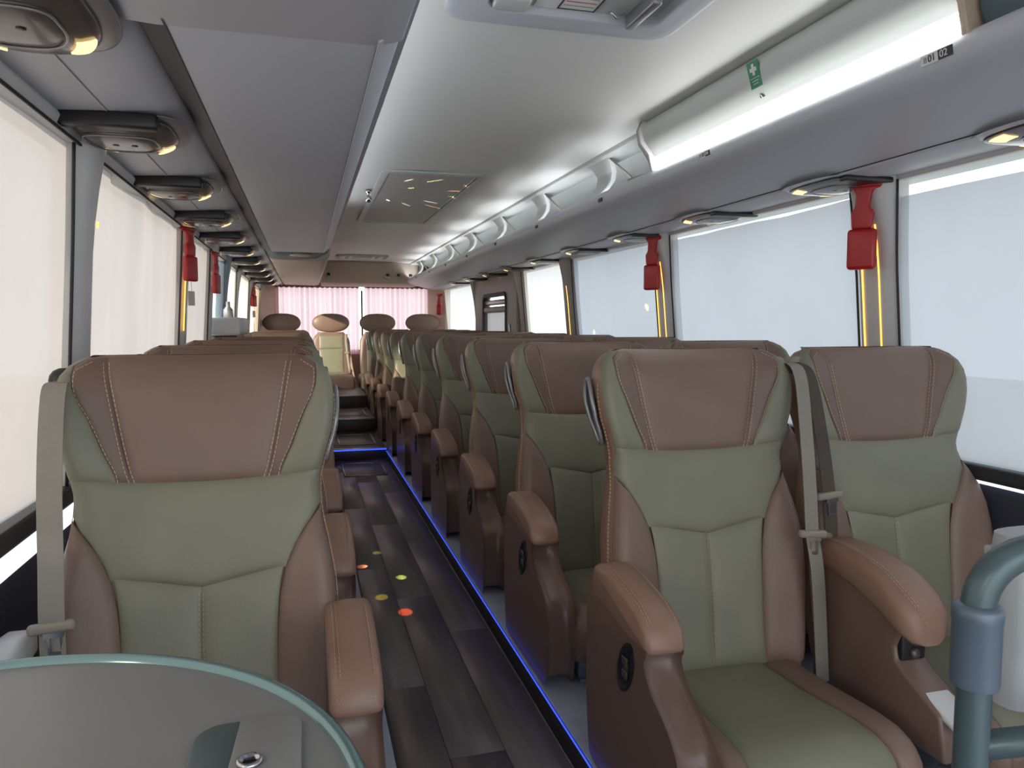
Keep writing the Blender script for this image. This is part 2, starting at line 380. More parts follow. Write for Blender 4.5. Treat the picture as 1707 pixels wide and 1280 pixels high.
# windows: glass panes behind the curtains
def window(n, side, y0, y1):
    xf, zs = (xl, ZS_L) if side == 'l' else (xr, ZS_R); off = -.055 if side == 'l' else .055
    g = MB().add([(xf(zs) + off, y0, zs), (xf(zs) + off, y1, zs), (xf(ZT) + off, y1, ZT), (xf(ZT) + off, y0, ZT)], [(0, 1, 2, 3)]).build('window_%d' % n, GLASS, smooth=False)
    tag(g, kind='structure'); return g
LW = [(YF, 2.10), (2.10, 3.72), (3.72, 4.72), (4.72, 5.55), (5.55, 7.9), (7.9, 10.4)]
RW = [(YF, .55), (.55, 2.08), (2.08, 3.60), (3.60, 5.06), (5.06, 6.28), (6.28, 8.05), (8.05, 10.4)]
for i, (a, b) in enumerate(LW): window(i + 1, 'l', a, b)
for i, (a, b) in enumerate(RW): window(i + 11, 'r', a, b)

def curtain(side, y0, y1, label, m, amp=.006, waves=3, zt=None, zb=None, grp=None, seed=0):
    xf, zs, sg = (xl, ZS_L, 1) if side == 'l' else (xr, ZS_R, -1)
    zt = zt or ZT - .01; zb = zb or zs + .004; rnd = random.Random(seed); ph = [rnd.random() * 6 for _ in range(4)]
    y0 -= .035; y1 += .035
    def fn(u, v):
        z = zb + (zt - zb) * v; y = y0 + (y1 - y0) * u
        x = xf(z) + sg * (-.012 + amp * math.sin(u * waves * 2 * PI + ph[0]) * (.5 + .5 * v) + amp * .7 * math.sin(u * waves * 4.7 + ph[1] + v * 1.3) + amp * .35 * math.sin(u * waves * 15 + ph[2]))
        return (x, y, z)
    o = MB().grid(fn, int(60 * max(1, (y1 - y0))), 8).build('curtain', m, fix=False)
    tag(o, label, 'curtain', grp or ('side window curtains'))
    return o
curtain('l', YF, 2.03, 'flat white curtain over the large front window beside the nearest single seat', CURT, .005, 3, seed=1)
curtain('l', 2.19, 3.64, 'white curtain with soft grey folds between the first and second left pillars', CURT, .010, 3, seed=2)
curtain('l', 3.80, 4.66, 'narrow white curtain behind the red hammer with hanging tag, second left pillar', CURT, .008, 3, seed=3)
curtain('l', 5.64, 6.41, 'white curtain just past the uncovered door window on the left', SHEER, .008, 3, seed=4)
curtain('l', 6.49, 7.83, 'gathered white curtain on the left, two bays before the rear corner', SHEER, .012, 5, seed=5)
curtain('l', 7.97, 8.82, 'rearmost white curtain on the left side, by the cream rear corner', SHEER, .010, 5, seed=6)
curtain('r', YF, 1.98, 'broad pale blue-white curtain over the nearest right window, bright gap above it', CURTR, .005, 3, zt=1.548, seed=7)
curtain('r', 2.18, 3.50, 'pale curtain on the right between the two amber-lit pillars', CURTR, .011, 2, zt=1.572, seed=8)
curtain('r', 3.70, 4.96, 'pale curtain on the right between the second amber-lit pillar and the brown pillar', CURTR, .011, 2, seed=9)
curtain('r', 5.16, 6.21, 'pink-tinged white curtain just before the emergency door panel', SHEER, .006, 3, seed=10)
curtain('r', 8.11, 9.95, 'rearmost white curtain on the right, behind the emergency door panel', SHEER, .008, 4, seed=11)

# emergency door panel on the right
dr = empty('door_1', (1.84, 7.16, 0)); tag(dr, kind='structure')
def rring(z0, z1, y0, y1, r, x): return [(x, p[0], p[1]) for p in rrect((y0 + y1) / 2, (z0 + z1) / 2, (y1 - y0) / 2, (z1 - z0) / 2, r, 6)]
def frame_mesh(outer, inner, x0, x1, name, m, parent):
    n = len(outer); o = MB()
    A = [(x0, p[0], p[1]) for p in outer]; B = [(x0, p[0], p[1]) for p in inner]; A2 = [(x1, p[0], p[1]) for p in outer]; B2 = [(x1, p[0], p[1]) for p in inner]
    o.add(A + B + B2 + A2, [(k + g * n, (k + 1) % n + g * n, (k + 1) % n + (g + 1) % 4 * n, k + (g + 1) % 4 * n) for g in range(4) for k in range(n)])
    return o.build(name, m, parent, bevel=.003)
frame_mesh(rrect(0, 1.165, .82, .47, .01, 6), rrect(-.02, 1.10, .45, .33, .07, 6), -.05, .02, 'panel', GREYD, dr)
frame_mesh(rrect(-.02, 1.10, .47, .35, .08, 6), rrect(-.02, 1.10, .435, .315, .06, 6), -.062, .0, 'black_frame', GASKET, dr)
rb('top_bar', -.045, .0, -.44, .42, 1.335, 1.385, SILVER, dr, r=.012, seg=3)
rb('roller_blind', -.055, .0, -.44, .42, 1.26, 1.32, GREYD, dr, r=.02, seg=4)
MB().grid(lambda u, v: (-.02, -.40 + .78 * u, .80 + .46 * v), 20, 4).build('blind_cloth', CURT, dr)
rb('handle', -.062, -.05, -.62, -.58, 1.0, 1.15, ALU, dr, r=.005)
# rear corner panels, rear wall, rear window
cl = MB().prism([(-.60, 9.62), (-.575, 9.62), (-.55, 9.9), (-.45, 10.25), (-.32, 10.5), (-.60, 10.5)], .3, 1.70, 'z').build('wall_rear_corner_left', BEIGE, bevel=.01); tag(cl, kind='structure')
cr = MB().prism([(1.90, 9.98), (1.82, 9.98), (1.74, 10.2), (1.66, 10.45), (1.66, 10.5), (1.90, 10.5)], .3, 1.66, 'z').build('wall_rear_corner_right', BEIGE, bevel=.01); tag(cr, kind='structure')
rw = MB().box(-.62, 1.95, YR, YR + .06, 0, .80).build('wall_rear', BEIGE, smooth=False); tag(rw, kind='structure')
rw2 = MB().box(-.62, 1.95, YR, YR + .06, 1.66, 2.05).build('wall_rear_top', BEIGE, smooth=False); tag(rw2, kind='structure')
rg = MB().add([(-.6, YR + .03, .8), (1.9, YR + .03, .8), (1.9, YR + .03, 1.66), (-.6, YR + .03, 1.66)], [(0, 1, 2, 3)]).build('window_30', GLASS, smooth=False); tag(rg, kind='structure')
def rear_curtain(x0, x1, waves, label):
    def fn(u, v):
        a = .022 * (1 - .25 * v)
        return (x0 + (x1 - x0) * u + .004 * math.sin(u * waves * 4), YR - .06 + a * math.sin(u * waves * 2 * PI) + .006 * math.sin(u * waves * 5.3), .74 + .945 * v)
    o = MB().grid(fn, 240, 5).build('rear_curtain', PINK, fix=False); tag(o, label, 'curtain')
    def f2(u, v): return (x0 + (x1 - x0) * u, YR - .065 + .028 * math.sin(u * waves * 2 * PI), 1.635 + .035 * v + .006 * math.sin(u * waves * 2 * PI))
    MB().grid(f2, 240, 2).build('heading', PINKD, o, fix=False)
rear_curtain(-.40, .72, 17, 'pink pleated curtain over the rear window, wider half left of the bright gap')
rear_curtain(.80, 1.66, 13, 'pink pleated curtain over the rear window, half right of the bright gap')
# rear bulkhead under the ceiling
bh = MB()
bh.prism([(10.5, H(.5)), (10.12, H(.5)), (10.02, H(.53)), (9.95, H(.62)), (9.90, H(.76)), (9.88, H(.80)), (10.5, H(.83))], .22, 1.46, 'x')
bho = bh.build('trim_7', REARP, bevel=.02, seg=3); tag(bho, kind='structure')
for i, x in enumerate((.31, 1.06, 1.20, 1.36)):
    n = MB().lathe([(0, -.035), (.012, -.035), (.022, -.012), (.040, -.012), (.048, 0), (.048, .012), (0, .012)], (0, 0, 0), 20, 'y').build('air_nozzle', SILVER)
    n.location = (x, 9.965, H(.625)); n.rotation_euler = (-.35, 0, 0)
    core = MB().lathe([(0, -.030), (.022, -.030), (.022, -.036), (0, -.036)], (0, 0, 0), 16, 'y').build('core', DARKP, n)
    tag(n, ['round air nozzle at the left end of the tan rear bulkhead', 'round air nozzle just right of centre on the tan rear bulkhead', 'round air nozzle between two others on the tan rear bulkhead', 'round air nozzle at the right end of the tan rear bulkhead by the rack'][i], 'air nozzle', 'air nozzles on the rear bulkhead')
MB().box(.75, .77, YR - .055, YR - .03, .8, 1.6).build('window_mullion', DARKP, rg)

# ================================================================ LEFT OVERHEAD
sp = MB().prism([(-.525, ZT + .006), (-.50, ZT - .002), (-.40, ZT + .004), (-.30, ZT + .012), (-.262, H(.49)), (-.25, H(.505)), (-.25, H(.6)), (-.525, H(.6))], YF, 9.6).build('service_panel', RACK, smooth='auto')
tag(sp, 'long pale grey panel above the left windows carrying the reading light consoles', 'overhead panel')
for x in (-.405, -.325):
    MB().box(x - .0012, x + .0012, YF, 9.6, ZT + .0015 + (x + .405) * .12, ZT + .0045 + (x + .405) * .12).build('panel_joint', GREYD, sp)
lr = empty('luggage_locker', (0, 3, H(.47))); tag(lr, 'long closed grey luggage locker hanging over the single seats on the left', 'luggage locker')
y0, y1 = 1.30 - 3, 5.25 - 3
def lk(p): return [(a, b - .47) for a, b in p]
body = MB(); body.prism(lk([(-.20, .47), (.128, .47), (.165, .505), (.19, .60), (.20, .80), (-.235, .80), (-.235, .5)]), y0, y1 - .08)
# rounded far end
rings = []
for k in range(7):
    a = k / 6 * PI / 2; sh = 1 - .30 * (1 - math.cos(a)); dz = .06 * (1 - math.cos(a))
    pr = lk([(-.20, .47 + dz), (.128, .47 + dz), (.165, .505 + dz * .8), (.19, .60), (.20, .80), (-.235, .80), (-.235, .5 + dz)])
    rings.append([((p[0] - .165) if False else (p[0] if p[0] < 0 else p[0] * (1 - .45 * (1 - math.cos(a)))), y1 - .08 + .08 * math.sin(a), p[1]) for p in pr])
body.loft(rings)
body.build('locker_body', RACK, lr, bevel=.006)
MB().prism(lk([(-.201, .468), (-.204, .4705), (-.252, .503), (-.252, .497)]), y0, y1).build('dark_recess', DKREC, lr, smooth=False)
MB().prism(lk([(.128, .4685), (.166, .5035), (.186, .56), (.192, .56), (.171, .5015), (.131, .4655)]), y0, y1 - .10).build('edge_trim', RACK, lr, bevel=.002)
frb = MB().prism(lk([(-.275, .474), (-.215, .4698), (.130, .4698), (.172, .482), (.195, .56), (.20, .80), (-.25, .80)]), YF - 3, y0 + .03).build('front_section', RACK, lr, bevel=.004)
# connecting piece and rear locker
cp = MB().prism([(-.25, H(.50)), (-.15, H(.485)), (.10, H(.50)), (.19, H(.55)), (.22, H(.79)), (-.25, H(.79))], 5.27, 6.0).build('locker_bridge', TEAL, bevel=.01)
tag(cp, 'short blue-grey bridging piece between the front and rear lockers on the left', 'overhead panel')
MB().lathe([(0, 0), (.07, 0), (.075, .008), (0, .02)], (-.02, 5.6, H(.484)), 20).build('speaker_grille', BEIGE, cp)
rlk = MB().prism([(-.22, H(.485)), (.155, H(.478)), (.20, H(.52)), (.22, H(.78)), (-.25, H(.78)), (-.25, H(.50))], 6.0, 9.75).build('rear_locker', REARP, bevel=.015, seg=3)
tag(rlk, 'pinkish grey rear luggage locker beyond the bridging piece, ending at the rear bulkhead', 'luggage locker')

# reading light consoles
def console(name_side):
    sg = 1 if name_side == 'l' else -1
    t = empty('reading_light_console')
    def outline(a):
        # flat near edge (y=-.17), bulging far edge
        x = .125 * math.copysign(abs(math.cos(a)) ** .7, math.cos(a)); s = math.sin(a)
        y = .19 * s if s > 0 else -.15 * abs(s) ** .35
        return x * (1 if s < 0 else 1), y
    def dome(sc, d, z0, cx=0, cy=0):
        m = MB(); n = 40; rings = []
        for rho in (1, .97, .9, .75, .5, .25, .02):
            rings.append([(sg * (cx + outline(2 * PI * k / n)[0] * sc[0] * rho), cy + outline(2 * PI * k / n)[1] * sc[1] * rho, z0 - d * (1 - rho ** 4)) for k in range(n)])
        return m.loft(rings)
    dome((1.04, 1.06), .012, .004).build('bezel', SILVER, t)
    dome((.90, .95), .028, -.006, -.010, -.005).build('housing', SMOKE, t)
    dome((.62, .50), .010, -.029, -.015, -.015).build('speaker_oval', SMOKE, t)
    pts = [(sg * (-.015 + .62 * outline(2 * PI * k / 40)[0]), -.015 + .5 * outline(2 * PI * k / 40)[1], -.0335) for k in range(40)]
    MB().tube(pts, .0018, 6, closed=True).build('chrome_ring', SILVER, t)
    MB().box(min(sg * -.12, sg * .085), max(sg * -.12, sg * .085), -.168, -.130, -.030, .004).build('black_flap', DARKP, t, bevel=.006)
    for k in (0, 1): MB().lathe([(0, -.036), (.007, -.036), (.008, -.03), (.008, -.02), (0, -.02)], (sg * (-.03 + .04 * k), -.02, -.004), 12).build('button', DARKP, t)
    def lamp(a0, a1, r0, r1):
        def fn(u, v):
            x, y = outline(math.radians(a0 + (a1 - a0) * u)); rho = r0 + (r1 - r0) * v
            return (sg * (-.010 + x * .90 * rho), -.005 + y * .95 * rho, -.0085 - .028 * (1 - rho ** 4))
        MB().grid(fn, 8, 4).build('reading_lamp', WARM, t, solid=.003)
    lamp(26, 56, .70, .93); lamp(112, 152, .84, .975)
    return t
ORD = ['first', 'second', 'third', 'fourth', 'fifth', 'sixth', 'seventh', 'eighth', 'ninth', 'tenth', 'eleventh', 'twelfth']
pl_ = console('l'); tag(pl_, 'smoked oval reading light console above the left windows, nearest one, cut by the frame edge', 'reading light', 'reading light consoles over the left windows')
pl_.location = (-.39, 1.27, ZT - .002)
for k in range(1, 11):
    y = 1.27 + .745 * k
    copy_tree(pl_, (-.39, y, ZT + .0), 'smoked oval reading light console above the left windows, %s from the front' % ORD[k])
pr_ = console('r'); tag(pr_, 'smoked reading light console above the right windows, nearest one, at the edge of the frame', 'reading light', 'reading light consoles over the right windows')
pr_.location = (1.70, 1.38, ZT - .002); pr_.scale = (1, 1, .55)
for k in range(1, 10):
    copy_tree(pr_, (1.70, 1.38 + .775 * k, ZT - .002), 'smoked reading light console above the right windows, %s from the front' % ORD[k])

# ================================================================ RIGHT RACK
rk = empty('luggage_rack', (1.5, 5, H(.47))); tag(rk, 'open overhead luggage rack with curved brackets running along the right side', 'luggage rack')
def q(p): return [(a - 1.5, b - .47) for a, b in p]
ya, yb = YF - 5, 10.0 - 5
lipP = [(1.345, .598), (1.335, .603), (1.327, .596), (1.322, .57), (1.333, .545), (1.365, .527), (1.42, .510), (1.52, .485), (1.60, .466), (1.60, .476), (1.42, .525), (1.37, .548), (1.352, .57)]
MB().prism(q(lipP), ya, yb).build('front_lip', RACK, rk, smooth='auto')
MB().prism(q([(1.602, .470), (1.608, .458), (1.70, .456), (1.795, .462), (1.795, .49), (1.60, .49)]), ya, yb).build('service_strip', RACK, rk, bevel=.003)
MB().box(.100, .104, ya, yb, -.006, .002).build('strip_joint', GASKET, rk)
MB().prism(q([(1.37, .548), (1.60, .50), (1.79, .49), (1.79, .50), (1.60, .512), (1.37, .556)]), ya, yb).build('rack_floor', RACKL, rk, smooth='auto')
MB().prism(q([(1.79, .49), (1.775, .60), (1.70, .72), (1.52, .785), (1.50, .79), (1.50, .80), (1.72, .73), (1.80, .60)]), ya, yb).build('back_panel', RACKL, rk, smooth='auto')
MB().prism(q([(1.34, .785), (1.345, .772), (1.375, .765), (1.46, .772), (1.50, .786), (1.50, .80), (1.34, .80)]), ya, yb).build('upper_rail', RACKL, rk, smooth='auto')
MB().tube([(1.352 - 1.5, ya, .789 - .47 - .014), (1.352 - 1.5, yb, .789 - .47 - .014)], .006, 8).build('edge_piping', RACKL, rk)
for k in range(7):
    yc = 3.42 + k * .985 - 5
    rows = [(.60, -.085, .36), (.606, -.086, .27), (.62, -.09, .17), (.64, -.092, .11), (.67, -.095, .085), (.71, -.10, .082), (.75, -.115, .10), (.785, -.13, .125)]
    rings = []
    for h_, a, b in rows:
        xx = 1.335 + .06 * math.sin((h_ - .60) / .185 * PI) - 1.5 + .015 * (h_ - .6) / .185
        rings.append([(xx, yc + a, h_ - .47), (xx, yc + b, h_ - .47), (xx + .022, yc + b + .01, h_ - .47), (xx + .022, yc + a - .01, h_ - .47)])
    MB().loft(rings).build('bracket', RACKL, rk, bevel=.004)
    MB().tube([(1.38 - 1.5, yc - .12, .30), (1.45 - 1.5, yc - .22, .19), (1.50 - 1.5, yc - .3, .08)], .005, 6).build('stay', GREYD, rk)
    lab = rb('number_plate', 1.3195 - 1.5, 1.3225 - 1.5, yc - .18, yc - .13, .088, .106, BLACKS, rk, r=.001, seg=1)
# concealed cove light strip that lights the ceiling
cv = empty('cove_light', (1.37, 6.3, H(.575))); tag(cv, 'long white strip light hidden behind the rack lip, lighting the ceiling', 'strip light')
MB().box(-.006, .006, -3.45, 3.65, -.006, .006).build('diffuser', COVE, cv, smooth=False)
MB().box(-.008, .008, -3.45, 3.65, -.012, -.006).build('channel', ALU, cv, smooth=False)
MB().box(.008, .011, -3.45, 3.65, -.012, .012).build('added_light_shield', ALU, cv, smooth=False)  # added unseen shield, keeps the strip's light off the rack's back panel

cv2 = empty('cove_light', (.215, 3.2, H(.64))); tag(cv2, 'slim white strip light tucked along the aisle side of the left luggage locker', 'strip light')
MB().box(-.004, .004, -4.2, 1.9, -.005, .005).build('diffuser', COVE2, cv2, smooth=False)
MB().box(-.014, -.004, -4.2, 1.9, -.012, .006).build('channel', ALU, cv2, smooth=False)
MB().box(-.016, .014, -4.2, 1.9, -.016, -.010).build('shade_lip', RACK, cv2, smooth=False)
# closed locker lid with tube lamp (front part of the rack)
ld = empty('luggage_bin', (1.33, 2.02, H(.6))); tag(ld, 'closed pale locker lid with a first aid sticker and bright tube lamp, front right', 'locker lid')
def r2(p): return [(a - 1.33, b - .60) for a, b in p]
lidP = [(1.335, .604), (1.328, .618), (1.334, .655), (1.325, .668), (1.305, .69), (1.290, .71), (1.283, .74), (1.285, .765), (1.30, .783), (1.32, .783), (1.305, .76), (1.304, .74), (1.32, .70), (1.345, .67), (1.352, .62)]
MB().prism(r2(lidP), -.73, .72).build('lid_panel', RACKL, ld, smooth='auto')
MB().prism(r2([(1.330, .605), (1.319, .612), (1.321, .636), (1.331, .650), (1.336, .62)]), -.715, .71).build('tube_lamp', TUBE, ld, smooth='auto')
for ye in (-.735, .72):
    MB().prism(r2([(1.325, .60), (1.31, .66), (1.275, .70), (1.268, .75), (1.285, .785), (1.45, .785), (1.45, .55), (1.35, .555)]), ye, ye + .018).build('end_cap', PILLAR if ye > 0 else BEIGE, ld, bevel=.003)
MB().tube([(x - 1.33, .742, h_ - .6) for x, h_ in [(1.345, .60), (1.315, .655), (1.28, .70), (1.272, .75), (1.285, .782), (1.31, .79)]], .006, 8).build('end_trim', SILVER, ld)
# first aid sticker on the lid's upper bulge  (face normal points to -x and down)
def frame_on(x, y, z, nrm, upv=(0, 0, 1)):
    n = Vector(nrm).normalized(); u = Vector(upv); r = u.cross(n).normalized(); u = n.cross(r)
    M = Matrix((r, u, n)).transposed().to_4x4(); M.translation = (x, y, z); return M
def sticker(name, w_, h_, m, parent, mw, t=.0012):
    o = MB().box(-w_ / 2, w_ / 2, -h_ / 2, h_ / 2, 0, t).build(name, m, parent, smooth=False); o.matrix_local = mw; return o
nl = (-.88, 0, -.42)
M0 = frame_on(1.2875 - 1.33 - .002, -.03, .728 - .6, (-.95, 0, -.28))
st = sticker('first_aid_sticker', .055, .075, GREEN, ld, M0)
sticker('cross_upright', .011, .032, WHITE, st, Matrix.Translation((0, .014, .001)))
sticker('cross_bar', .032, .011, WHITE, st, Matrix.Translation((0, .014, .0012)))
sticker('caption_line', .045, .0015, WHITE, st, Matrix.Translation((0, -.010, .001)))
sticker('caption_line', .03, .002, WHITE, st, Matrix.Translation((0, -.018, .001)))
sticker('caption_line', .026, .002, WHITE, st, Matrix.Translation((0, -.026, .001)))
M1 = frame_on(1.3195 - 1.33, -.02, .672 - .6, (-.72, 0, -.70))
b1 = MB().add([(.011 * math.cos(a), .011 * math.sin(a) - .004, 0) for a in [PI * k / 10 for k in range(11)]], [tuple(range(11))]).build('logo_sticker', BLACKS, ld, smooth=False, solid=.001); b1.matrix_local = M1
sticker('logo_mark', .003, .009, WHITE, b1, Matrix.Translation((0, .001, .001)))
# seat number labels on the lip
def numlabel(y, big):
    t = empty('seat_number_label', (1.3225, y, H(.574))); s = 1 if big else .8
    tag(t, ('nearer number label 01 02 on the rack lip below the tube lamp' if big else 'further small number label on the rack lip below the tube lamp'), 'label')
    M = frame_on(-.0006, .0, 0, (-.98, 0, -.15))
    a = sticker('plate', .085 * s, .022 * s, WHITE, t, M)
    k = sticker('dark_half', .038 * s, .021 * s, BLACKS, a, Matrix.Translation((.024 * s, 0, .0006)))
    text('number', '01' if big else '03', .021 * s, BLACKS, a, Matrix.Translation((-.012 * s, 0, .0016)))
    text('number', '02' if big else '04', .021 * s, WHITE, a, Matrix.Translation((.020 * s, 0, .0024)))
    MB().add([(-.034, -.006, 0), (-.025, -.006, 0), (-.025, .006, 0), (-.034, .006, 0)], [(0, 1, 2, 3)]).build('window_symbol', SILVER, a, smooth=False).matrix_local = Matrix.Translation((0, 0, .0016))
numlabel(1.36, True); numlabel(2.33, False)
# lockers nearer than the lid: teal recessed compartment
tl = MB().prism([(1.36, H(.60)), (1.34, H(.64)), (1.33, H(.785)), (1.40, H(.785)), (1.40, H(.56)), (1.37, H(.555))], YF, 1.275).build('corner_locker', TEAL, bevel=.006)
tag(tl, 'plain dark teal locker panel in the upper corner nearer than the lit lid', 'locker panel')
# small dark box lying in the rack behind the lid
dbx = rb('dark_box', -.035, .035, -.11, .11, 0, .075, GREYD, None, r=.006)
dbx.location = (1.40, 2.93, H(.548)); dbx.rotation_euler = (0, 0, .15); tag(dbx, 'small dark box lying in the rack just behind the lit lid', 'box')
sticker('red_label', .03, .02, REDS, dbx, frame_on(-.036, -.06, .05, (-1, 0, 0)))

# ================================================================ CEILING ITEMS
rh = empty('roof_hatch', (.67, 1.40, H(.803))); tag(rh, 'grey framed roof escape hatch with paper instructions at the top of the view', 'roof hatch')
def ring_mesh(o, i, z0, z1): 
    n = len(o); return MB().add([(p[0], p[1], z0) for p in o] + [(p[0], p[1], z1) for p in i], [(k, (k + 1) % n, n + (k + 1) % n, n + k) for k in range(n)])
A = rrect(0, 0, .315, .58, .07, 6); B = rrect(0, 0, .30, .565, .06, 6); Cc = rrect(0, 0, .285, .55, .055, 6); D = rrect(0, 0, .235, .48, .05, 6); E = rrect(0, 0, .225, .47, .045, 6)
m = MB(); seq = [(A, .0), (A, -.016), (B, -.022), (Cc, -.016), (D, -.03), (E, -.026), (E, -.002)]
n = len(A)
m.add([(p[0], p[1], z) for ring, z in seq for p in ring], [(g * n + k, g * n + (k + 1) % n, (g + 1) * n + (k + 1) % n, (g + 1) * n + k) for g in range(len(seq) - 1) for k in range(n)])
m.build('rim', RACK, rh, smooth='auto')
MB().add([(p[0], p[1], -.006) for p in E], [tuple(range(n))]).build('inner_panel', RACKL, rh, smooth=False)
shh = MB().box(-.10, .06, .33, .465, -.009, -.0065).build('instruction_sheet', WHITE, rh, smooth=False)
for k in range(5): MB().box(-.03, .05, .345 + k * .022, .348 + k * .022, -.0098, -.009).build('text_line', REDS if k % 2 else GREYD, shh, smooth=False)
for bx in ((-.04, .06, .335, .339), (-.04, .06, .455, .459), (-.04, -.036, .335, .459), (.056, .06, .335, .459)):
    MB().box(*bx, -.0102, -.009).build('text_border', BLACKS, shh, smooth=False)
MB().add([(-.082, .37, -.0095), (-.066, .375, -.0095), (-.070, .385, -.0095), (-.055, .395, -.0095), (-.075, .392, -.0095), (-.088, .385, -.0095)], [(0, 1, 2, 3, 4, 5)]).build('red_arrow', REDS, shh, smooth=False)
MB().tube([(.10, .44, -.012), (.12, .452, -.02), (.14, .44, -.012)], .003, 6).build('pull_ring', CHROME, rh)
MB().prism([(.15, .30), (.175, .30), (.175, .47), (.15, .47)], -.04, -.006, 'z').build('handle', SILVER, rh, bevel=.005)
MB().box(-.21, -.12, .40, .468, -.028, -.006).build('latch_cover', RACKL, rh, bevel=.008)
vg = empty('ceiling_vent', (.68, 5.0, H(.802))); tag(vg, 'large rectangular perforated return air grille in the middle of the ceiling', 'ceiling vent')
A = rrect(0, 0, .27, 1.0, .03, 4); B = rrect(0, 0, .255, .985, .02, 4); D = rrect(0, 0, .235, .955, .015, 4); n = len(A)
seq = [(A, .0), (A, -.010), (B, -.016), (D, -.012), (D, -.004)]
MB().add([(p[0], p[1], z) for ring, z in seq for p in ring], [(g * n + k, g * n + (k + 1) % n, (g + 1) * n + (k + 1) % n, (g + 1) * n + k) for g in range(len(seq) - 1) for k in range(n)]).build('frame', RACKL, vg, smooth='auto')
MB().add([(p[0], p[1], -.0065) for p in D], [tuple(range(n))]).build('perforated_sheet', PERF, vg, smooth=False)
MB().box(.236, .242, -.95, .95, -.0135, -.0125).build('dark_gap', GASKET, vg, smooth=False)
dl = empty('disco_lamp', (.385, 4.62, H(.795))); tag(dl, 'tiny chrome ball lamp under the ceiling beside the grille', 'lamp')
MB().lathe([(.0, 0), (.02, 0), (.02, -.012), (.006, -.018), (.006, -.03), (0, -.03)], (0, 0, 0), 16).build('mount', CHROME, dl)
MB().lathe([(.0001, -.028), (.012, -.031), (.019, -.042), (.021, -.05), (.019, -.058), (.012, -.069), (.0001, -.072)], (0, 0, 0), 16).build('ball', CHROME, dl)
rp = empty('rear_ceiling_console', (.67, 9.1, H(.80))); tag(rp, 'narrow ceiling console with small grille just ahead of the tan rear bulkhead', 'ceiling console')
MB().box(-.30, .30, -.16, .16, -.02, .004).build('plate', RACKL, rp, bevel=.006)
MB().box(-.11, .11, -.15, .15, -.026, -.018).build('grille', PERF, rp, bevel=.002)
for x in (-.27, -.17, .17, .27): MB().box(x - .02, x + .02, -.15, .15, -.023, -.018).build('switch_plate', GREYD, rp, bevel=.002)

# ================================================================ SEATS
Z0 = .068
WT = [(.25, .255), (.36, .266), (.5, .272), (.6, .268), (.68, .256), (.75, .242), (.80, .240), (.86, .251), (.92, .268), (.975, .274), (1.02, .270), (1.05, .260), (1.07, .244), (1.085, .215)]
ZTOP = 1.085
def Wd(z): return slerp(WT, z)
def y0f(z): return (z - .36) * .19 - .012 * math.sin(max(0, min(1, (z - .36) / .45)) * PI)
DZ = .072
def yf(x, z):
    w_ = Wd(z); a = min(1, abs(x) / w_)
    wing = slerp([(.36, .030), (.6, .034), (.78, .020), (.86, .040), (1.0, .055), (1.085, .030)], z)
    y = y0f(z) - wing * a ** 2.6
    s_ = max(0, (a - .88) / .12); y += .030 * (1 - math.sqrt(max(0, 1 - s_ * s_)))
    if z > 1.03:
        t = min(1, (z - 1.03) / (ZTOP - 1.03)); y += .045 * (1 - math.sqrt(max(0, 1 - t * t)))
    return y
def zh(x): return .822 + .018 * (x / .24) ** 2
def zv(x): return .612 + .030 * min(1, abs(x) / .15)
XB = [(.36, .146), (.5, .148), (.6, .156), (.64, .166), (.68, .183), (.72, .206), (.76, .2405)]
def xb(z): return min(Wd(z), slerp(XB, z))
CS = [(1 - math.cos(PI * k / 12)) / 2 for k in range(13)]
def puff(u, v, d=.011): return d * (max(0, 1 - (2 * u - 1) ** 4) ** .6) * (max(0, 1 - (2 * v - 1) ** 6) ** .6)
def panel(fx, d=.011, us=CS, vs=CS):
    def fn(u, v):
        x, z = fx(u, v)
        return (x, yf(x, z) - puff(u, v, d) - .001, z - Z0)
    return MB().grid(fn, 0, 0, us=us, vs=vs)
XI = lambda t: .130 + .050 * t ** .8
XO = lambda t: slerp([(0, .160), (.25, .184), (.5, .208), (.78, .236), (.92, .238), (1, .224)], t)
def head(a, b):   # a,b functions of t giving x
    def f(u, v):
        x = a(v) + (b(v) - a(v)) * u
        z = zh(x) + (ZTOP - .004 - zh(x)) * v
        return x, z
    return f
def ww(t): return Wd(.83 + (ZTOP - .004 - .83) * t)
def xo(t): return min(XO(t), ww(t) - .014)
def shoulder(u, v):
    zn = .642 + (.835 - .642) * v; b = xb(zn); x = (2 * u - 1) * b
    zl = zv(x); z = zl + (zh(x) - zl) * v; return x, z
def lumbar(sg):
    def f(u, v):
        zn = .275 + .35 * v; x = sg * u * xb(zn); return x, .275 + (zv(x) - .275) * v
    return f
def bolster(sg):
    def f(u, v):
        z = .275 + (.765 - .275) * v; a = xb(z); b = Wd(z); return sg * (a + (b - a) * u), z
    return f
def stitch(pts, off=.004, r=.0011):
    return [(x, yf(x, z) - off, z - Z0) for x, z in pts]
def dashes(mb, pts, ln=.006, gap=.004, r=.0009):
    # short thread dashes along a polyline
    P = [Vector(p) for p in pts]; d = 0; segs = []
    for a, b in zip(P, P[1:]):
        L_ = (b - a).length; t = 0
        while t < L_:
            ph = (d + t) % (ln + gap)
            if ph < ln:
                e = min(L_, t + ln - ph); segs.append((a.lerp(b, t / L_), a.lerp(b, e / L_))); t = e + 1e-4
            else: t += ln + gap - ph + 1e-5
        d += L_
    for a, b in segs:
        if (b - a).length > .002: mb.tube([a, b], r, 3, cap=False)
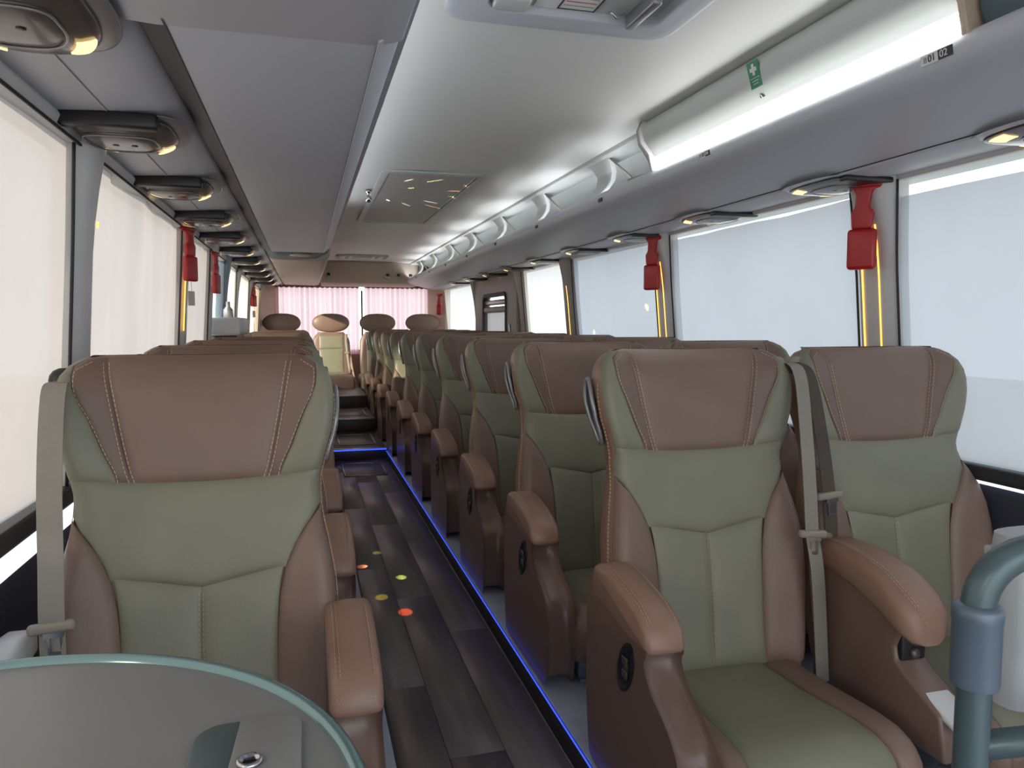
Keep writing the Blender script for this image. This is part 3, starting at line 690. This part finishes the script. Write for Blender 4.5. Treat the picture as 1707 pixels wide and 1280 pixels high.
def armrest(sg, t):
    """moulded aisle console + stitched pad; sg = side (+1 right, -1 left)"""
    xa, xc = (.245, .335) if sg > 0 else (-.322, -.234)
    def smooth(pts, n=5):
        out = []; m = len(pts)
        for i in range(m):
            p0, p1, p2, p3 = [Vector(pts[(i + k - 1) % m]) for k in range(4)]
            for j in range(n):
                s_ = j / n; out.append(tuple(.5 * ((2 * p1) + (-p0 + p2) * s_ + (2 * p0 - 5 * p1 + 4 * p2 - p3) * s_ ** 2 + (-p0 + 3 * p1 - 3 * p2 + p3) * s_ ** 3)))
        return out
    body = [(.02, .51), (.03, .40), (.03, .25), (.015, .115), (0, .095), (-.10, .085), (-.30, .085), (-.385, .088), (-.402, .11), (-.412, .20), (-.405, .285), (-.385, .318), (-.345, .345), (-.295, .372), (-.262, .405), (-.248, .435), (-.252, .462), (-.262, .478), (-.20, .49), (-.10, .505)]
    bp = [(y, z - Z0) for y, z in smooth(body, 2)]
    o = MB()
    # pillow-like: inset rings near both faces
    cy = -.17; cz = .30 - Z0; rings = []
    for k, (fx, ins) in enumerate([(0, .025), (.06, .010), (.18, .002), (.35, 0), (.65, 0), (.82, .002), (.94, .010), (1, .025)]):
        x = xa + (xc - xa) * fx
        # inset by normal approximation
        n_ = len(bp); ring = []
        for i, p in enumerate(bp):
            a = Vector(bp[i - 1]); b = Vector(bp[(i + 1) % n_]); tg = (b - a).normalized(); nr = Vector((-tg.y, tg.x))
            if (Vector(p) + nr * .01 - Vector((cy, cz))).length > (Vector(p) - Vector((cy, cz))).length: pass
            ring.append((x, p[0] + nr.x * ins * SGN, p[1] + nr.y * ins * SGN))
        rings.append(ring)
    o.loft(rings).build('armrest_console', SHELLB, t, smooth='auto')
    # pad
    padp = [(.02, .488), (.022, .54), (.005, .568), (-.06, .572), (-.15, .560), (-.22, .545), (-.265, .525), (-.285, .50), (-.291, .468), (-.26, .460), (-.18, .464), (-.08, .480)]
    pp = [(y, z - Z0) for y, z in smooth(padp, 3)]
    rings = []
    for fx, ins in [(-.03, .014), (.03, .004), (.12, 0), (.5, -.002), (.88, 0), (.97, .004), (1.03, .014)]:
        x = xa + (xc - xa) * fx; n_ = len(pp); ring = []
        for i, p in enumerate(pp):
            a = Vector(pp[i - 1]); b = Vector(pp[(i + 1) % n_]); tg = (b - a).normalized(); nr = Vector((-tg.y, tg.x))
            ring.append((x, p[0] + nr.x * ins * SGN, p[1] + nr.y * ins * SGN))
        rings.append(ring)
    pad = MB().loft(rings).build('armrest_pad', TAN, t, smooth='auto')
    mb = MB()
    for fx in (.12, .20, .86):
        line = [(xa + (xc - xa) * fx, y, z - Z0 + .0028) for y, z in [(.005, .568), (-.06, .5725), (-.15, .5605), (-.22, .5455), (-.262, .526)]] + [(xa + (xc - xa) * fx, -.286, .50 - Z0), (xa + (xc - xa) * fx, -.2915, .476 - Z0)]
        line = [tuple(p) for p in line]; dashes(mb, line, .007, .003, .0009)
    mb.build('stitching', THREAD, pad)['kind'] = 'stuff'
    # oval control plate on the aisle face
    xf = xc if sg > 0 else xa
    n = 24
    prf = [(1, 0), (1, .004), (.86, .0055), (.80, .002), (.3, .001), (.01, .001)]
    rings = [[(xf + sg * (h_ - .001), -.185 + .036 * r_ * math.cos(2 * PI * k / n) - .024 * r_ * math.sin(2 * PI * k / n), .395 - Z0 + .062 * r_ * math.sin(2 * PI * k / n) + .006 * r_ * math.cos(2 * PI * k / n)) for k in range(n)] for r_, h_ in prf]
    pl = MB().loft(rings).build('control_plate', DARKP, t, smooth='auto')
    for dz in (.015, -.015): MB().box(min(xf, xf + sg * .006), max(xf, xf + sg * .006), -.198, -.172, .395 + dz - .009 - Z0, .395 + dz + .009 - Z0).build('button', SMOKE, pl, bevel=.002)
SGN = 1
def seat(kind):
    """kind 'l': single seat (aisle on +x); 'a': right aisle seat (aisle on -x); 'w': right window seat"""
    t = empty('coach_seat'); asg = {'l': 1, 'a': -1, 'w': 0}[kind]
    wing_in = asg
    # shell
    rings = []
    zs = [.25, .30, .40, .5, .6, .68, .74, .78, .82, .87, .92, .97, 1.01, 1.035, 1.055, 1.07, 1.08, ZTOP]
    fxs = [-1, -.985, -.95, -.9, -.8, -.6, -.3, 0, .3, .6, .8, .9, .95, .985, 1]
    for z in zs:
        w_ = Wd(z) - .001; ring = [(f * w_, yf(f * w_, z) + .010, z - Z0) for f in fxs]
        T = slerp([(.25, .10), (.6, .115), (.85, .095), (1.03, .085), (1.07, .07), (ZTOP, .045)], z); yb = y0f(z) + T
        for f in (.985, .94, .85, .5, 0, -.5, -.85, -.94, -.985):
            ring.append((f * w_, yb - .035 * abs(f) ** 8, z - Z0))
        rings.append(ring)
    MB().loft(rings).build('backrest_shell', TAN, t, smooth='auto')
    panel(head(lambda v: -min(XI(v), xo(v) - .01), lambda v: min(XI(v), xo(v) - .01))).build('headrest_panel', BROWN, t, fix=False)
    for sg in (-1, 1):
        panel(head(lambda v: sg * min(XI(v), xo(v) - .01), lambda v: sg * xo(v)), .006).build('headrest_gusset', BROWN_D, t)
        panel(head(lambda v: sg * xo(v), lambda v: sg * ww(v)), .006).build('headrest_wing', OLIVE, t)
        panel(bolster(sg), .014).build('side_bolster', BROWN, t)
        panel(lumbar(sg), .010).build('lumbar_panel', OLIVE, t)
    panel(shoulder, .010, us=[(1 - math.cos(PI * k / 20)) / 2 for k in range(21)]).build('shoulder_panel', OLIVE, t)
    mb = MB()
    T_ = [k / 14 for k in range(15)]
    for sg in (-1, 1):
        for fn, dx in ((XI, -.005), (XI, .005), (xo, -.005)):
            pts = []
            for v in T_:
                x = sg * (min(fn(v), xo(v) - (.01 if fn is XI else 0)) + dx); z = zh(x) + (ZTOP - .012 - zh(x)) * v
                pts.append((x, yf(x, z) - .0075, z - Z0))
            dashes(mb, pts, .007, .003, .0009)
        for dx in (.004, .0095):
            pts = []
            for k in range(24):
                z = .30 + .70 * k / 23; x = sg * (Wd(z) + .002); pts.append((x, yf(sg * Wd(z), z) + .012 + dx, z - Z0))
            dashes(mb, pts, .007, .003, .0009)
        pts = [(sg * .004, yf(.004, z) - .006, z - Z0) for z in [.29 + .315 * k / 10 for k in range(11)]]
        dashes(mb, pts, .006, .004, .0006)
    st_ = mb.build('stitching', THREAD, t, smooth=False); st_['kind'] = 'stuff'
    # cushion
    prof = [(.03, .345), (-.05, .343), (-.15, .343), (-.25, .350), (-.33, .356), (-.39, .355), (-.43, .342), (-.452, .318), (-.458, .285), (-.455, .25), (-.448, .20)]
    def cl_(v):
        i = min(len(prof) - 2, int(v * (len(prof) - 1))); f = v * (len(prof) - 1) - i
        return prof[i][0] + (prof[i + 1][0] - prof[i][0]) * f, prof[i][1] + (prof[i + 1][1] - prof[i][1]) * f
    prof = [(y, z - (DZ if i < 9 else DZ - .02)) for i, (y, z) in enumerate(prof)]; vs = 0
    half = .238 if kind != 'w' else .212; csh = []
    xe = lambda v: (.135 + .03 * math.sin(min(1, v * 1.25) * PI / 2))
    def cush(a, b, v0, v1, d):
        def fn(u, v):
            vv = v0 + (v1 - v0) * v; y, z = cl_(vv); p = puff(u, v, d)
            e = 1e-3; y2, z2 = cl_(min(1, vv + e)); y1_, z1_ = cl_(max(0, vv - e)); tg = Vector((y2 - y1_, z2 - z1_)).normalized(); nr = Vector((tg.y, -tg.x))
            if nr.y < 0 and vv < .6: nr = -nr
            if nr.x > 0 and vv >= .6: nr = -nr
            x = a(vv) + (b(vv) - a(vv)) * u
            drop = .030 * max(0, (abs(x) - (half - .033)) / .033) ** 2
            return (x, y + nr.x * (p - drop), z - Z0 + nr.y * (p - drop))
        return MB().grid(fn, 0, 0, us=CS, vs=[k / 24 for k in range(25)])
    csh.append(cush(lambda v: -xe(v), xe, 0, .78, .012).build('cushion_centre', OLIVE, t))
    csh.append(cush(lambda v: -xe(v), xe, .78, 1, .006).build('cushion_apron', BROWN, t))
    for sg in (-1, 1):
        csh.append(cush(lambda v: sg * xe(v), lambda v: sg * half, 0, 1, .014).build('cushion_bolster', BROWN, t))
    csh.append(MB().box(-half + .004, half - .004, -.44, .04, .14 - Z0, .325 - DZ - Z0).build('cushion_base', SHELLB, t, bevel=.012))
    for o_ in csh: o_.location.x = .036 if kind == 'w' else 0
    # pedestal
    for x in (-.19, .19):
        lg = MB(); lg.box(x - .02, x + .02, -.40, -.34, 0.004, .15 - Z0 + .0); lg.box(x - .02, x + .02, -.05, 0, 0.004, .15 - Z0); lg.box(x - .022, x + .022, -.42, .06, 0, .012)
        lg.build('leg', LEGM, t, bevel=.003)
    # grab handle ring on the aisle side of the headrest
    if asg:
        sg = asg; pts = []; r_ = []
        for k in range(28):
            a = 2 * PI * k / 28; zc_ = .925 + .082 * math.sin(a); yy = y0f(zc_) + .048 + .026 * math.cos(a) * (1.0 if math.sin(a) > 0 else .8)
            pts.append((sg * (Wd(zc_) + .007), yy, zc_ - Z0))
        MB().tube(pts, .0065, 8, closed=True).build('grab_handle', SILVER, t)
        pin = MB().add([(p[0] - sg * .004, p[1], p[2]) for p in pts], [tuple(range(28))]).build('handle_recess', PIPE, t, smooth=False, solid=.002)
        armrest(asg, t)
    if kind == 'w':
        for ch in t.children:
            if any(k_ in ch.name for k_ in ('backrest', 'bolster', 'lumbar', 'shoulder', 'stitching')) and 'cushion' not in ch.name:
                for v_ in ch.data.vertices:
                    if v_.co.x > 0:
                        f_ = max(0, min(1, (.82 - Z0 - v_.co.z) / .16)); f_ = f_ * f_ * (3 - 2 * f_)
                        v_.co.x += .040 * f_ * min(1, v_.co.x / .2) ** 2
    # seat belt
    bs = {'l': -1, 'a': 1, 'w': -1}[kind]
    if kind == 'l':
        path = [(-.252, .16, 1.02), (-.258, .10, 1.035), (-.258, .05, 1.01), (-.250, -.02, .86), (-.243, -.06, .70), (-.240, -.08, .60), (-.238, -.08, .48), (-.235, -.05, .30)]
    elif kind == 'a':
        path = [(.275, .16, 1.03), (.278, .10, 1.045), (.276, .05, 1.01), (.248, -.02, .86), (.238, -.055, .72), (.240, -.065, .62), (.258, -.07, .50), (.290, -.06, .22)]
    else:
        path = [(-.275, .17, 1.03), (-.277, .12, 1.045), (-.273, .06, 1.01), (-.262, .02, .86), (-.25, .0, .72), (-.24, -.005, .60), (-.236, .0, .48), (-.236, .0, .37)]
    P = [Vector((a, b, c - Z0)) for a, b, c in path]; Q = []
    for i in range(len(P) - 1):
        p0, p1, p2, p3 = P[max(0, i - 1)], P[i], P[i + 1], P[min(len(P) - 1, i + 2)]
        for j in range(6):
            s_ = j / 6; Q.append(.5 * ((2 * p1) + (-p0 + p2) * s_ + (2 * p0 - 5 * p1 + 4 * p2 - p3) * s_ ** 2 + (-p0 + 3 * p1 - 3 * p2 + p3) * s_ ** 3))
    Q.append(P[-1]); wdv = []
    rings = []
    for i, p in enumerate(Q):
        f = i / (len(Q) - 1); hw = .012 + .012 * min(1, f / .25)
        if kind == 'w': hw *= .7
        side = Vector((1, .25 * bs, 0)).normalized() * hw
        rings.append([p - side + Vector((0, -.001, 0)), p + side + Vector((0, -.001, 0)), p + side + Vector((0, .001, 0)), p - side + Vector((0, .001, 0))])
    belt = MB().loft(rings).build('seat_belt', BELTD if kind == 'w' else BELT, t, smooth='auto')
    g = MB().lathe([(0, -.014), (.020, -.014), (.026, -.006), (.026, .006), (.020, .014), (0, .014)], (bs * .262, .135, 1.035 - Z0), 14, 'y').build('belt_guide', BUCK if kind != 'l' else DARKP, belt)
    # tongue
    tp = Q[int(len(Q) * (.72 if kind != 'w' else .6))]
    tb = MB(); tb.box(-.040, .040, -.010, .008, -.010, .010)
    tbo = tb.build('tongue_slider', BUCK, belt, bevel=.007, seg=3); tbo.location = tp; tbo.rotation_euler = (0, .08 * bs, 0)
    tn = MB()
    for x0, x1, z0, z1 in ((-.013, -.008, -.05, -.008), (.008, .013, -.05, -.008), (-.013, .013, -.052, -.044), (-.018, .018, -.018, -.008)): tn.box(x0, x1, -.0075, -.0045, z0, z1)
    tno = tn.build('metal_tongue', CHROME, belt, smooth=False); tno.location = tp + Vector((.004, 0, 0)); tno.rotation_euler = (0, .08 * bs, 0)
    if kind == 'l':   # window-side pale arm pad
        MB().prism([(-.02, .50 - Z0), (-.02, .545 - Z0), (-.10, .555 - Z0), (-.20, .535 - Z0), (-.265, .49 - Z0), (-.26, .47 - Z0), (-.15, .49 - Z0)], -.345, -.292, 'x').build('window_armrest', PILLAR, t, bevel=.014, seg=3).location = (.012, .0, .035)
        MB().prism([(-.02, .20 - Z0), (-.02, .50 - Z0), (-.15, .49 - Z0), (-.25, .465 - Z0), (-.30, .35 - Z0), (-.30, .20 - Z0)], -.338, -.30, 'x').build('window_armrest_panel', SHELLB, t, bevel=.008)
    if kind == 'w':
        # shared middle armrest on the left of the window seat
        mp = MB(); rings = []; MX = -.222
        spec = [(.02, .548, .030, .045), (-.01, .568, .040, .055), (-.08, .566, .045, .060), (-.15, .556, .050, .064), (-.23, .534, .052, .068), (-.285, .505, .050, .068), (-.315, .485, .042, .058), (-.328, .465, .022, .03)]
        for y, z, hh, hw in spec:
            rings.append([(MX + hw * math.copysign(abs(math.cos(a)) ** .6, math.cos(a)), y, z - .02 - Z0 + hh * math.copysign(abs(math.sin(a)) ** .6, math.sin(a))) for a in [2 * PI * k / 20 for k in range(20)]])
        ap = mp.loft(rings).build('middle_armrest_pad', TAN, t, smooth='auto')
        ms = MB()
        for hx in (-.040, -.032): dashes(ms, [(MX + hx * sc_, y, z + hh * .98 - .018 - Z0) for (y, z, hh, hw), sc_ in zip(spec, (.9, 1, 1, 1.05, 1.1, 1.05, .8, .4))], .007, .003, .0009)
        ms.build('stitching', THREAD, ap)['kind'] = 'stuff'
        MB().prism([(.02, .20 - Z0), (.02, .52 - Z0), (-.10, .515 - Z0), (-.20, .49 - Z0), (-.28, .46 - Z0), (-.275, .43 - Z0), (-.262, .40 - Z0), (-.27, .37 - Z0), (-.30, .35 - Z0), (-.40, .30 - Z0), (-.42, .20 - Z0)], MX - .045, MX + .045, 'x').build('middle_console', SHELLB, t, bevel=.008)
        MB().prism([(-.272, .36 - Z0), (-.30, .345 - Z0), (-.44, .29 - Z0), (-.44, .275 - Z0), (-.27, .33 - Z0)], MX - .036, MX + .036, 'x').build('silver_cover', PILLAR, t, bevel=.006)
        bk = MB().box(MX - .034, MX + .034, -.278, -.255, .368 - Z0, .44 - Z0).build('switch_plate', DARKP, t, bevel=.005)
        for dz in (.387, .418):
            MB().lathe([(0, -.008), (.011, -.008), (.013, -.003), (.013, .006), (0, .006)], (MX, -.279, dz - Z0), 14, 'y').build('knob', SMOKE, bk)
        MB().prism([(-.0, .49 - Z0), (-.0, .53 - Z0), (-.12, .53 - Z0), (-.22, .50 - Z0), (-.22, .48 - Z0), (-.1, .49 - Z0)], .262, .30, 'x').build('window_armrest', PILLAR, t, bevel=.01, seg=3)
    return t
G = {'l': 'single seats along the left side', 'a': 'aisle seats of the double rows', 'w': 'window seats of the double rows'}
rear_words = lambda k, n: ORD[k] + ' from the front'
sl = seat('l'); sl.location = (-.215, 1.58, Z0); tag(sl, 'nearest brown and olive single coach seat, large at the left behind the round table', 'seat', G['l'])
for k, y in enumerate([2.33, 3.07, 3.82, 5.95, 6.7, 7.45, 8.2]):
    copy_tree(sl, (-.215, y, Z0), 'brown and olive single coach seat by left windows, %s' % (['right behind the nearest single seat', 'third from the front', 'fourth, before the side door', 'first one past the side door', 'second one past the side door', 'third one past the side door', 'last one before the rear bench'][k]))
RY = [1.66 + .81 * k for k in range(10)]
sa = seat('a'); sa.location = (.99, RY[0], Z0); tag(sa, 'nearest aisle-side coach seat on the right, with pale belt hanging beside it', 'seat', G['a'])
sw = seat('w'); sw.location = (1.575, RY[0], Z0); tag(sw, 'nearest window-side coach seat on the right, beside the wide middle armrest', 'seat', G['w'])
for k in range(1, 10):
    copy_tree(sa, (.99, RY[k], Z0), 'brown and olive aisle-side seat with moulded armrest, %s row on the right' % ORD[k])
    copy_tree(sw, (1.575, RY[k], Z0), 'brown and olive window-side seat against the right windows, %s row' % ORD[k])

# rear bench seats with oval headrests
def rear_seat():
    t = empty('rear_coach_seat')
    def hw(z): return slerp([(.0, .235), (.3, .24), (.42, .235), (.50, .20), (.54, .16)], z)
    rings = []
    for z in [0, .05, .15, .27, .36, .42, .46, .50, .53, .545]:
        w_ = hw(z); yb = .12 + z * .14; ring = []
        for k in range(28):
            a = 2 * PI * k / 28; ring.append((w_ * math.copysign(abs(math.cos(a)) ** .4, math.cos(a)), yb + .055 * math.copysign(abs(math.sin(a)) ** .5, math.sin(a)), z))
        rings.append(ring)
    MB().loft(rings).build('backrest', BROWN, t, smooth='auto')
    def pf(x0, x1, z0, z1, d=.012):
        def fn(u, v):
            x = x0 + (x1 - x0) * u; z = z0 + (z1 - z0) * v; return (x, .12 + z * .14 - .056 - puff(u, v, d), z)
        return MB().grid(fn, 0, 0, us=CS, vs=CS)
    pf(-.15, .15, .02, .33).build('lower_panel', OLIVE, t); pf(-.15, .15, .333, .50).build('upper_panel', OLIVE, t)
    hr_ = []
    for k in range(15):
        a = -PI / 2 + PI * k / 14; r_ = math.cos(a); zz = .665 + .120 * math.sin(a)
        hr_.append([((.235 * r_ ** .75 + .0005) * math.cos(b), .215 + .055 * (r_ ** .6) * math.sin(b) - .03, zz) for b in [2 * PI * j / 24 for j in range(24)]])
    MB().loft(hr_).build('headrest', BROWN, t)
    for x in (-.05, .05): MB().tube([(x, .19, .5), (x, .19, .60)], .006, 8).build('headrest_post', CHROME, t)
    MB().box(-.265, .265, -.40, .14, -.20, .005).build('cushion', BROWN, t, bevel=.035, seg=3)
    MB().grid(lambda u, v: (-.16 + .32 * u, -.36 + .43 * v, .006 + .012 * puff(u, v, 1)), 0, 0, us=CS, vs=CS).build('cushion_panel', OLIVE, t)
    rgs = [[(.17 + dx, y, z), (.205 + dx, y, z), (.205 + dx, y + .002, z), (.17 + dx, y + .002, z)] for dx, y, z in ((0, .120, .52), (0, .095, .42), (.01, .07, .3), (.03, .04, .1), (.04, .02, .02))]
    bb = MB().loft(rgs).build('seat_belt', BELT, t); MB().box(.165, .225, .06, .085, .27, .29).build('tongue_slider', BUCK, bb, bevel=.004)
    return t
r0 = rear_seat(); r0.location = (-.28, 9.85, .50); tag(r0, 'rear bench seat with oval headrest in the left rear corner, sunlit', 'seat', 'rear bench seats')
for x, l in ((.33, 'rear bench seat with oval headrest facing straight down the aisle'), (.93, 'rear bench seat with oval headrest, third from the left corner'), (1.53, 'rear bench seat with oval headrest in the right rear corner')):
    copy_tree(r0, (x, 9.85, .50), l)
bb_ = MB().box(-.57, 1.88, 9.47, YR - .01, .075, .298).build('bench_plinth', STEP, bevel=.005); tag(bb_, 'dark plinth under the rear bench seats', 'plinth')

# ================================================================ SMALL THINGS
def hammer(side, y, z, label, tagp, rot=0):
    sg = 1 if side == 'l' else -1; xf = xl if side == 'l' else xr
    t = empty('emergency_hammer', (xf(z) + sg * (.075 if side == 'r' else .05), y, z)); t.rotation_euler = (0, 0, -.6 + rot if side == 'l' else .62); t.scale = (1, 1, 1) if side == 'r' else (.85, .85, .85)
    tag(t, label, 'hammer', 'red emergency hammers on the window pillars')
    MB().box(-.016, .016, -.046, .042, -.15, -.02).build('holder', RED, t, bevel=.012, seg=3)
    MB().prism([(-.030, -.02), (.030, -.02), (.034, .03), (.022, .05), (.020, .09), (.036, .115), (.034, .13), (-.045, .13), (-.050, .115), (-.026, .095), (-.022, .05), (-.036, .03)], -.010, .010, 'x').build('handle', RED, t, bevel=.005)
    MB().tube([(0, -.068, .118), (0, -.052, .118), (0, .030, .118)], [.003, .013, .013], 10).build('hammer_head', RED, t)
    MB().tube([(0, -.080, .118), (0, -.062, .118)], [.001, .006], 8).build('steel_tip', CHROME, t)
    MB().box(-.014 if sg < 0 else .009, -.009 if sg < 0 else .014, -.012, -.006, -.13, -.03).build('white_print', WHITE, t, smooth=False)
    MB().box(-.03 * sg if sg > 0 else .01, -.01 if sg > 0 else .03, -.02, .02, -.10, .0).build('wall_mount', GREYD, t, bevel=.002)
    if tagp:
        MB().tube([(0, 0, -.15), (0, .002, -.20)], .0012, 5).build('cord', WHITE, t)
        MB().box(-.001, .001, -.026, .022, -.275, -.20).build('paper_tag', PAPER, t, smooth=False)
hammer('r', 2.06, 1.475, 'nearest red emergency hammer, on the first amber-lit pillar on the right', False)
hammer('r', 3.58, 1.475, 'red emergency hammer on the second amber-lit pillar on the right', False)
hammer('l', 3.60, 1.465, 'red emergency hammer with paper tag on the second left pillar', True)
hammer('l', 4.62, 1.45, 'dark red emergency hammer on the left pillar beside the uncovered door window', False, .3)
hammer('l', 7.9, 1.45, 'distant red emergency hammer with paper tag on the left, beyond the side door', True)
hammer('r', 9.98, 1.42, 'far red emergency hammer by the pink rear curtain on the right', False)

# the disco lamp's own narrow coloured beams
def beam(tgt, col, e, deg=1.4):
    ld_ = bpy.data.lights.new('disco_beam', 'SPOT'); lo = bpy.data.objects.new('disco_beam', ld_); C.objects.link(lo); src = Vector((.385, 4.62, H(.795) - .075))
    lo.location = src; lo.rotation_euler = (src - Vector(tgt)).to_track_quat('Z', 'Y').to_euler()
    ld_.energy = e; ld_.color = col; ld_.spot_size = math.radians(deg); ld_.spot_blend = .4; ld_.shadow_soft_size = .001
for tg_, c_, e_ in (((.365, 2.93, 0), (1, .12, .02), 700), ((.29, 3.12, 0), (.8, .7, .05), 260), ((.24, 3.55, 0), (.9, .25, .1), 200), ((.33, 3.75, 0), (.7, .7, .1), 160), ((.40, 3.35, 0), (.6, .7, .1), 120),
                    ((1.85, 5.55, 1.35), (1, .6, .3), 160), ((1.85, 4.7, 1.1), (.9, 1, .4), 160), ((1.85, 3.9, 1.25), (1, .75, .3), 200), ((1.85, 4.3, .95), (.95, .95, .8), 160)):
    beam(tg_, c_, e_)
for k_, (dx_, dy_) in enumerate([(.62, -.35), (.60, .1), (.45, .35), (.30, .5), (.55, -.12), (.35, -.42), (.16, .35), (.2, -.4), (.5, .55), (.25, -.15)]):
    beam((.385 + dx_, 4.62 + dy_, H(.80)), [(1, .5, .3), (.9, .9, .3), (1, 1, 1), (1, .6, .4)][k_ % 4], 90, 2.2)

# galley cabinet in the door well
gc = empty('galley_cabinet', (-.46, 5.14, 0)); tag(gc, 'narrow grey galley cabinet with dark niche standing at the uncovered door window', 'cabinet')
MB().box(-.10, .09, -.34, .34, .068, 1.02).build('body', PILLAR, gc, bevel=.01)
MB().box(-.10, .09, -.34, .34, 1.08, 1.19).build('top_box', PILLAR, gc, bevel=.02, seg=3)
MB().box(-.10, .06, -.30, .34, 1.02, 1.08).build('niche', DARKP, gc, bevel=.002)
MB().box(.09, .094, -.27, .27, .70, .98).build('door', LEGM, gc, bevel=.002)
MB().box(.094, .10, -.03, .03, .93, .945).build('handle', ALU, gc, bevel=.002)
MB().lathe([(0, 0), (.03, 0), (.028, .05), (.012, .07), (.012, .10), (0, .10)], (0, -.1, 1.19), 14).build('tap', SILVER, gc)

# round table front left
TBR = .385
tb = empty('round_table', (-.335, .615, .744)); tag(tb, 'round grey table top with shiny pale edge in the foreground, lower left', 'table')
amx = math.acos(-.225 / TBR); AA = [-amx + 2 * amx * k / 90 for k in range(91)]
MB().prism([((TBR - .012) * math.cos(a), (TBR - .012) * math.sin(a)) for a in AA], -.02, 0, 'z').build('table_top', TABLE, tb, smooth='auto')
ep = [(TBR - .018, -.016), (TBR - .004, -.020), (TBR, -.012), (TBR + .001, -.002), (TBR - .003, .006), (TBR - .010, .008), (TBR - .016, .003)]
MB().loft([[(r_ * math.cos(a), r_ * math.sin(a), h_) for r_, h_ in ep] for a in AA]).build('edge_band', TRIMG, tb)
MB().lathe([(0, -.675), (.14, -.675), (.14, -.66), (.03, -.65), (.028, -.05), (.06, -.02), (0, -.02)], (0, 0, 0), 32).build('pedestal', PIPE, tb, smooth='auto')
hf = MB().prism(rrect(0, -.02, .040, .070, .030, 6), .0005, .0025, 'z').build('finger_recess', PIPE, tb, bevel=.001); hf.location = (.262, .117, 0)
fp = MB().prism([(-.034, -.10), (-.026, .05)] + [(.012 + .022 * math.sin(a), .028 + .022 * math.cos(a)) for a in [PI / 2 * k / 6 for k in range(7)]] + [(.034, -.10)], .0026, .0055, 'z').build('inset_flap', TABLE, tb, bevel=.0015); fp.location = (.290, .115, 0)
lk_ = MB().lathe([(0, .005), (.012, .005), (.012, .0085), (.009, .010), (.008, .0082), (0, .0082)], (0, 0, 0), 20).build('lock', CHROME, fp); lk_.location = (-.012, -.032, 0)
MB().box(-.005, .005, -.0012, .0012, .008, .0095).build('key_slot', DARKP, lk_)

# handrail lower right
hrl = empty('handrail', (.755, .68, .068)); tag(hrl, 'grey-green bent tube handrail with thick collar in the foreground, lower right', 'handrail')
zt_ = .818 - .068
arc = [(0, 0, 0), (0, 0, .4), (0, 0, zt_)]
R_ = .07
for k in range(1, 9):
    a = PI / 2 * k / 8; arc.append((R_ * (1 - math.cos(a)), -.02 * (1 - math.cos(a)), zt_ + R_ * math.sin(a)))
arc += [(.35, -.06, zt_ + R_ + .004), (.7, -.12, zt_ + R_ + .004)]
MB().tube(arc, .019, 20).build('bent_tube', PIPE, hrl)
MB().lathe([(.0195, .655), (.025, .657), (.0265, .663), (.0265, .735), (.0275, .737), (.0275, .750), (.025, .754), (.0195, .756)], (0, 0, 0), 28).build('collar', PIPEC, hrl, smooth='auto')
MB().tube([(0, 0, .58), (.5, -.05, .58)], .017, 16).build('cross_tube', PIPE, hrl)
MB().lathe([(0, 0), (.05, 0), (.05, .008), (.022, .014), (0, .014)], (0, 0, 0), 24).build('base_flange', PIPE, hrl)
pd = MB(); rings = []
for k in range(9):
    z = .63 + .235 * k / 8 ; b = .035 + .012 * math.sin(k / 8 * PI)
    rings.append([(.895 + .11 + .10 * math.copysign(abs(math.cos(a)) ** .5, math.cos(a)), .78 + b * math.copysign(abs(math.sin(a)) ** .6, math.sin(a)), z) for a in [2 * PI * j / 20 for j in range(20)]])
pdo = pd.loft(rings).build('white_bag', WHITEP, None, smooth='auto'); tag(pdo, 'pale grey padded bag hanging behind the handrail at the right edge', 'bag')
MB().tube([(.99, .78, .86), (1.01, .77, .90), (1.04, .78, .86)], .005, 8).build('strap', WHITEP, pdo)

# outside: paved ground
gr = MB().box(-30, 30, -25, 40, -1.32, -1.30).build('ground', mat('pale_pavement', (170, 168, 162), .9, var=.08, vscale=.5), smooth=False); tag(gr, kind='structure')
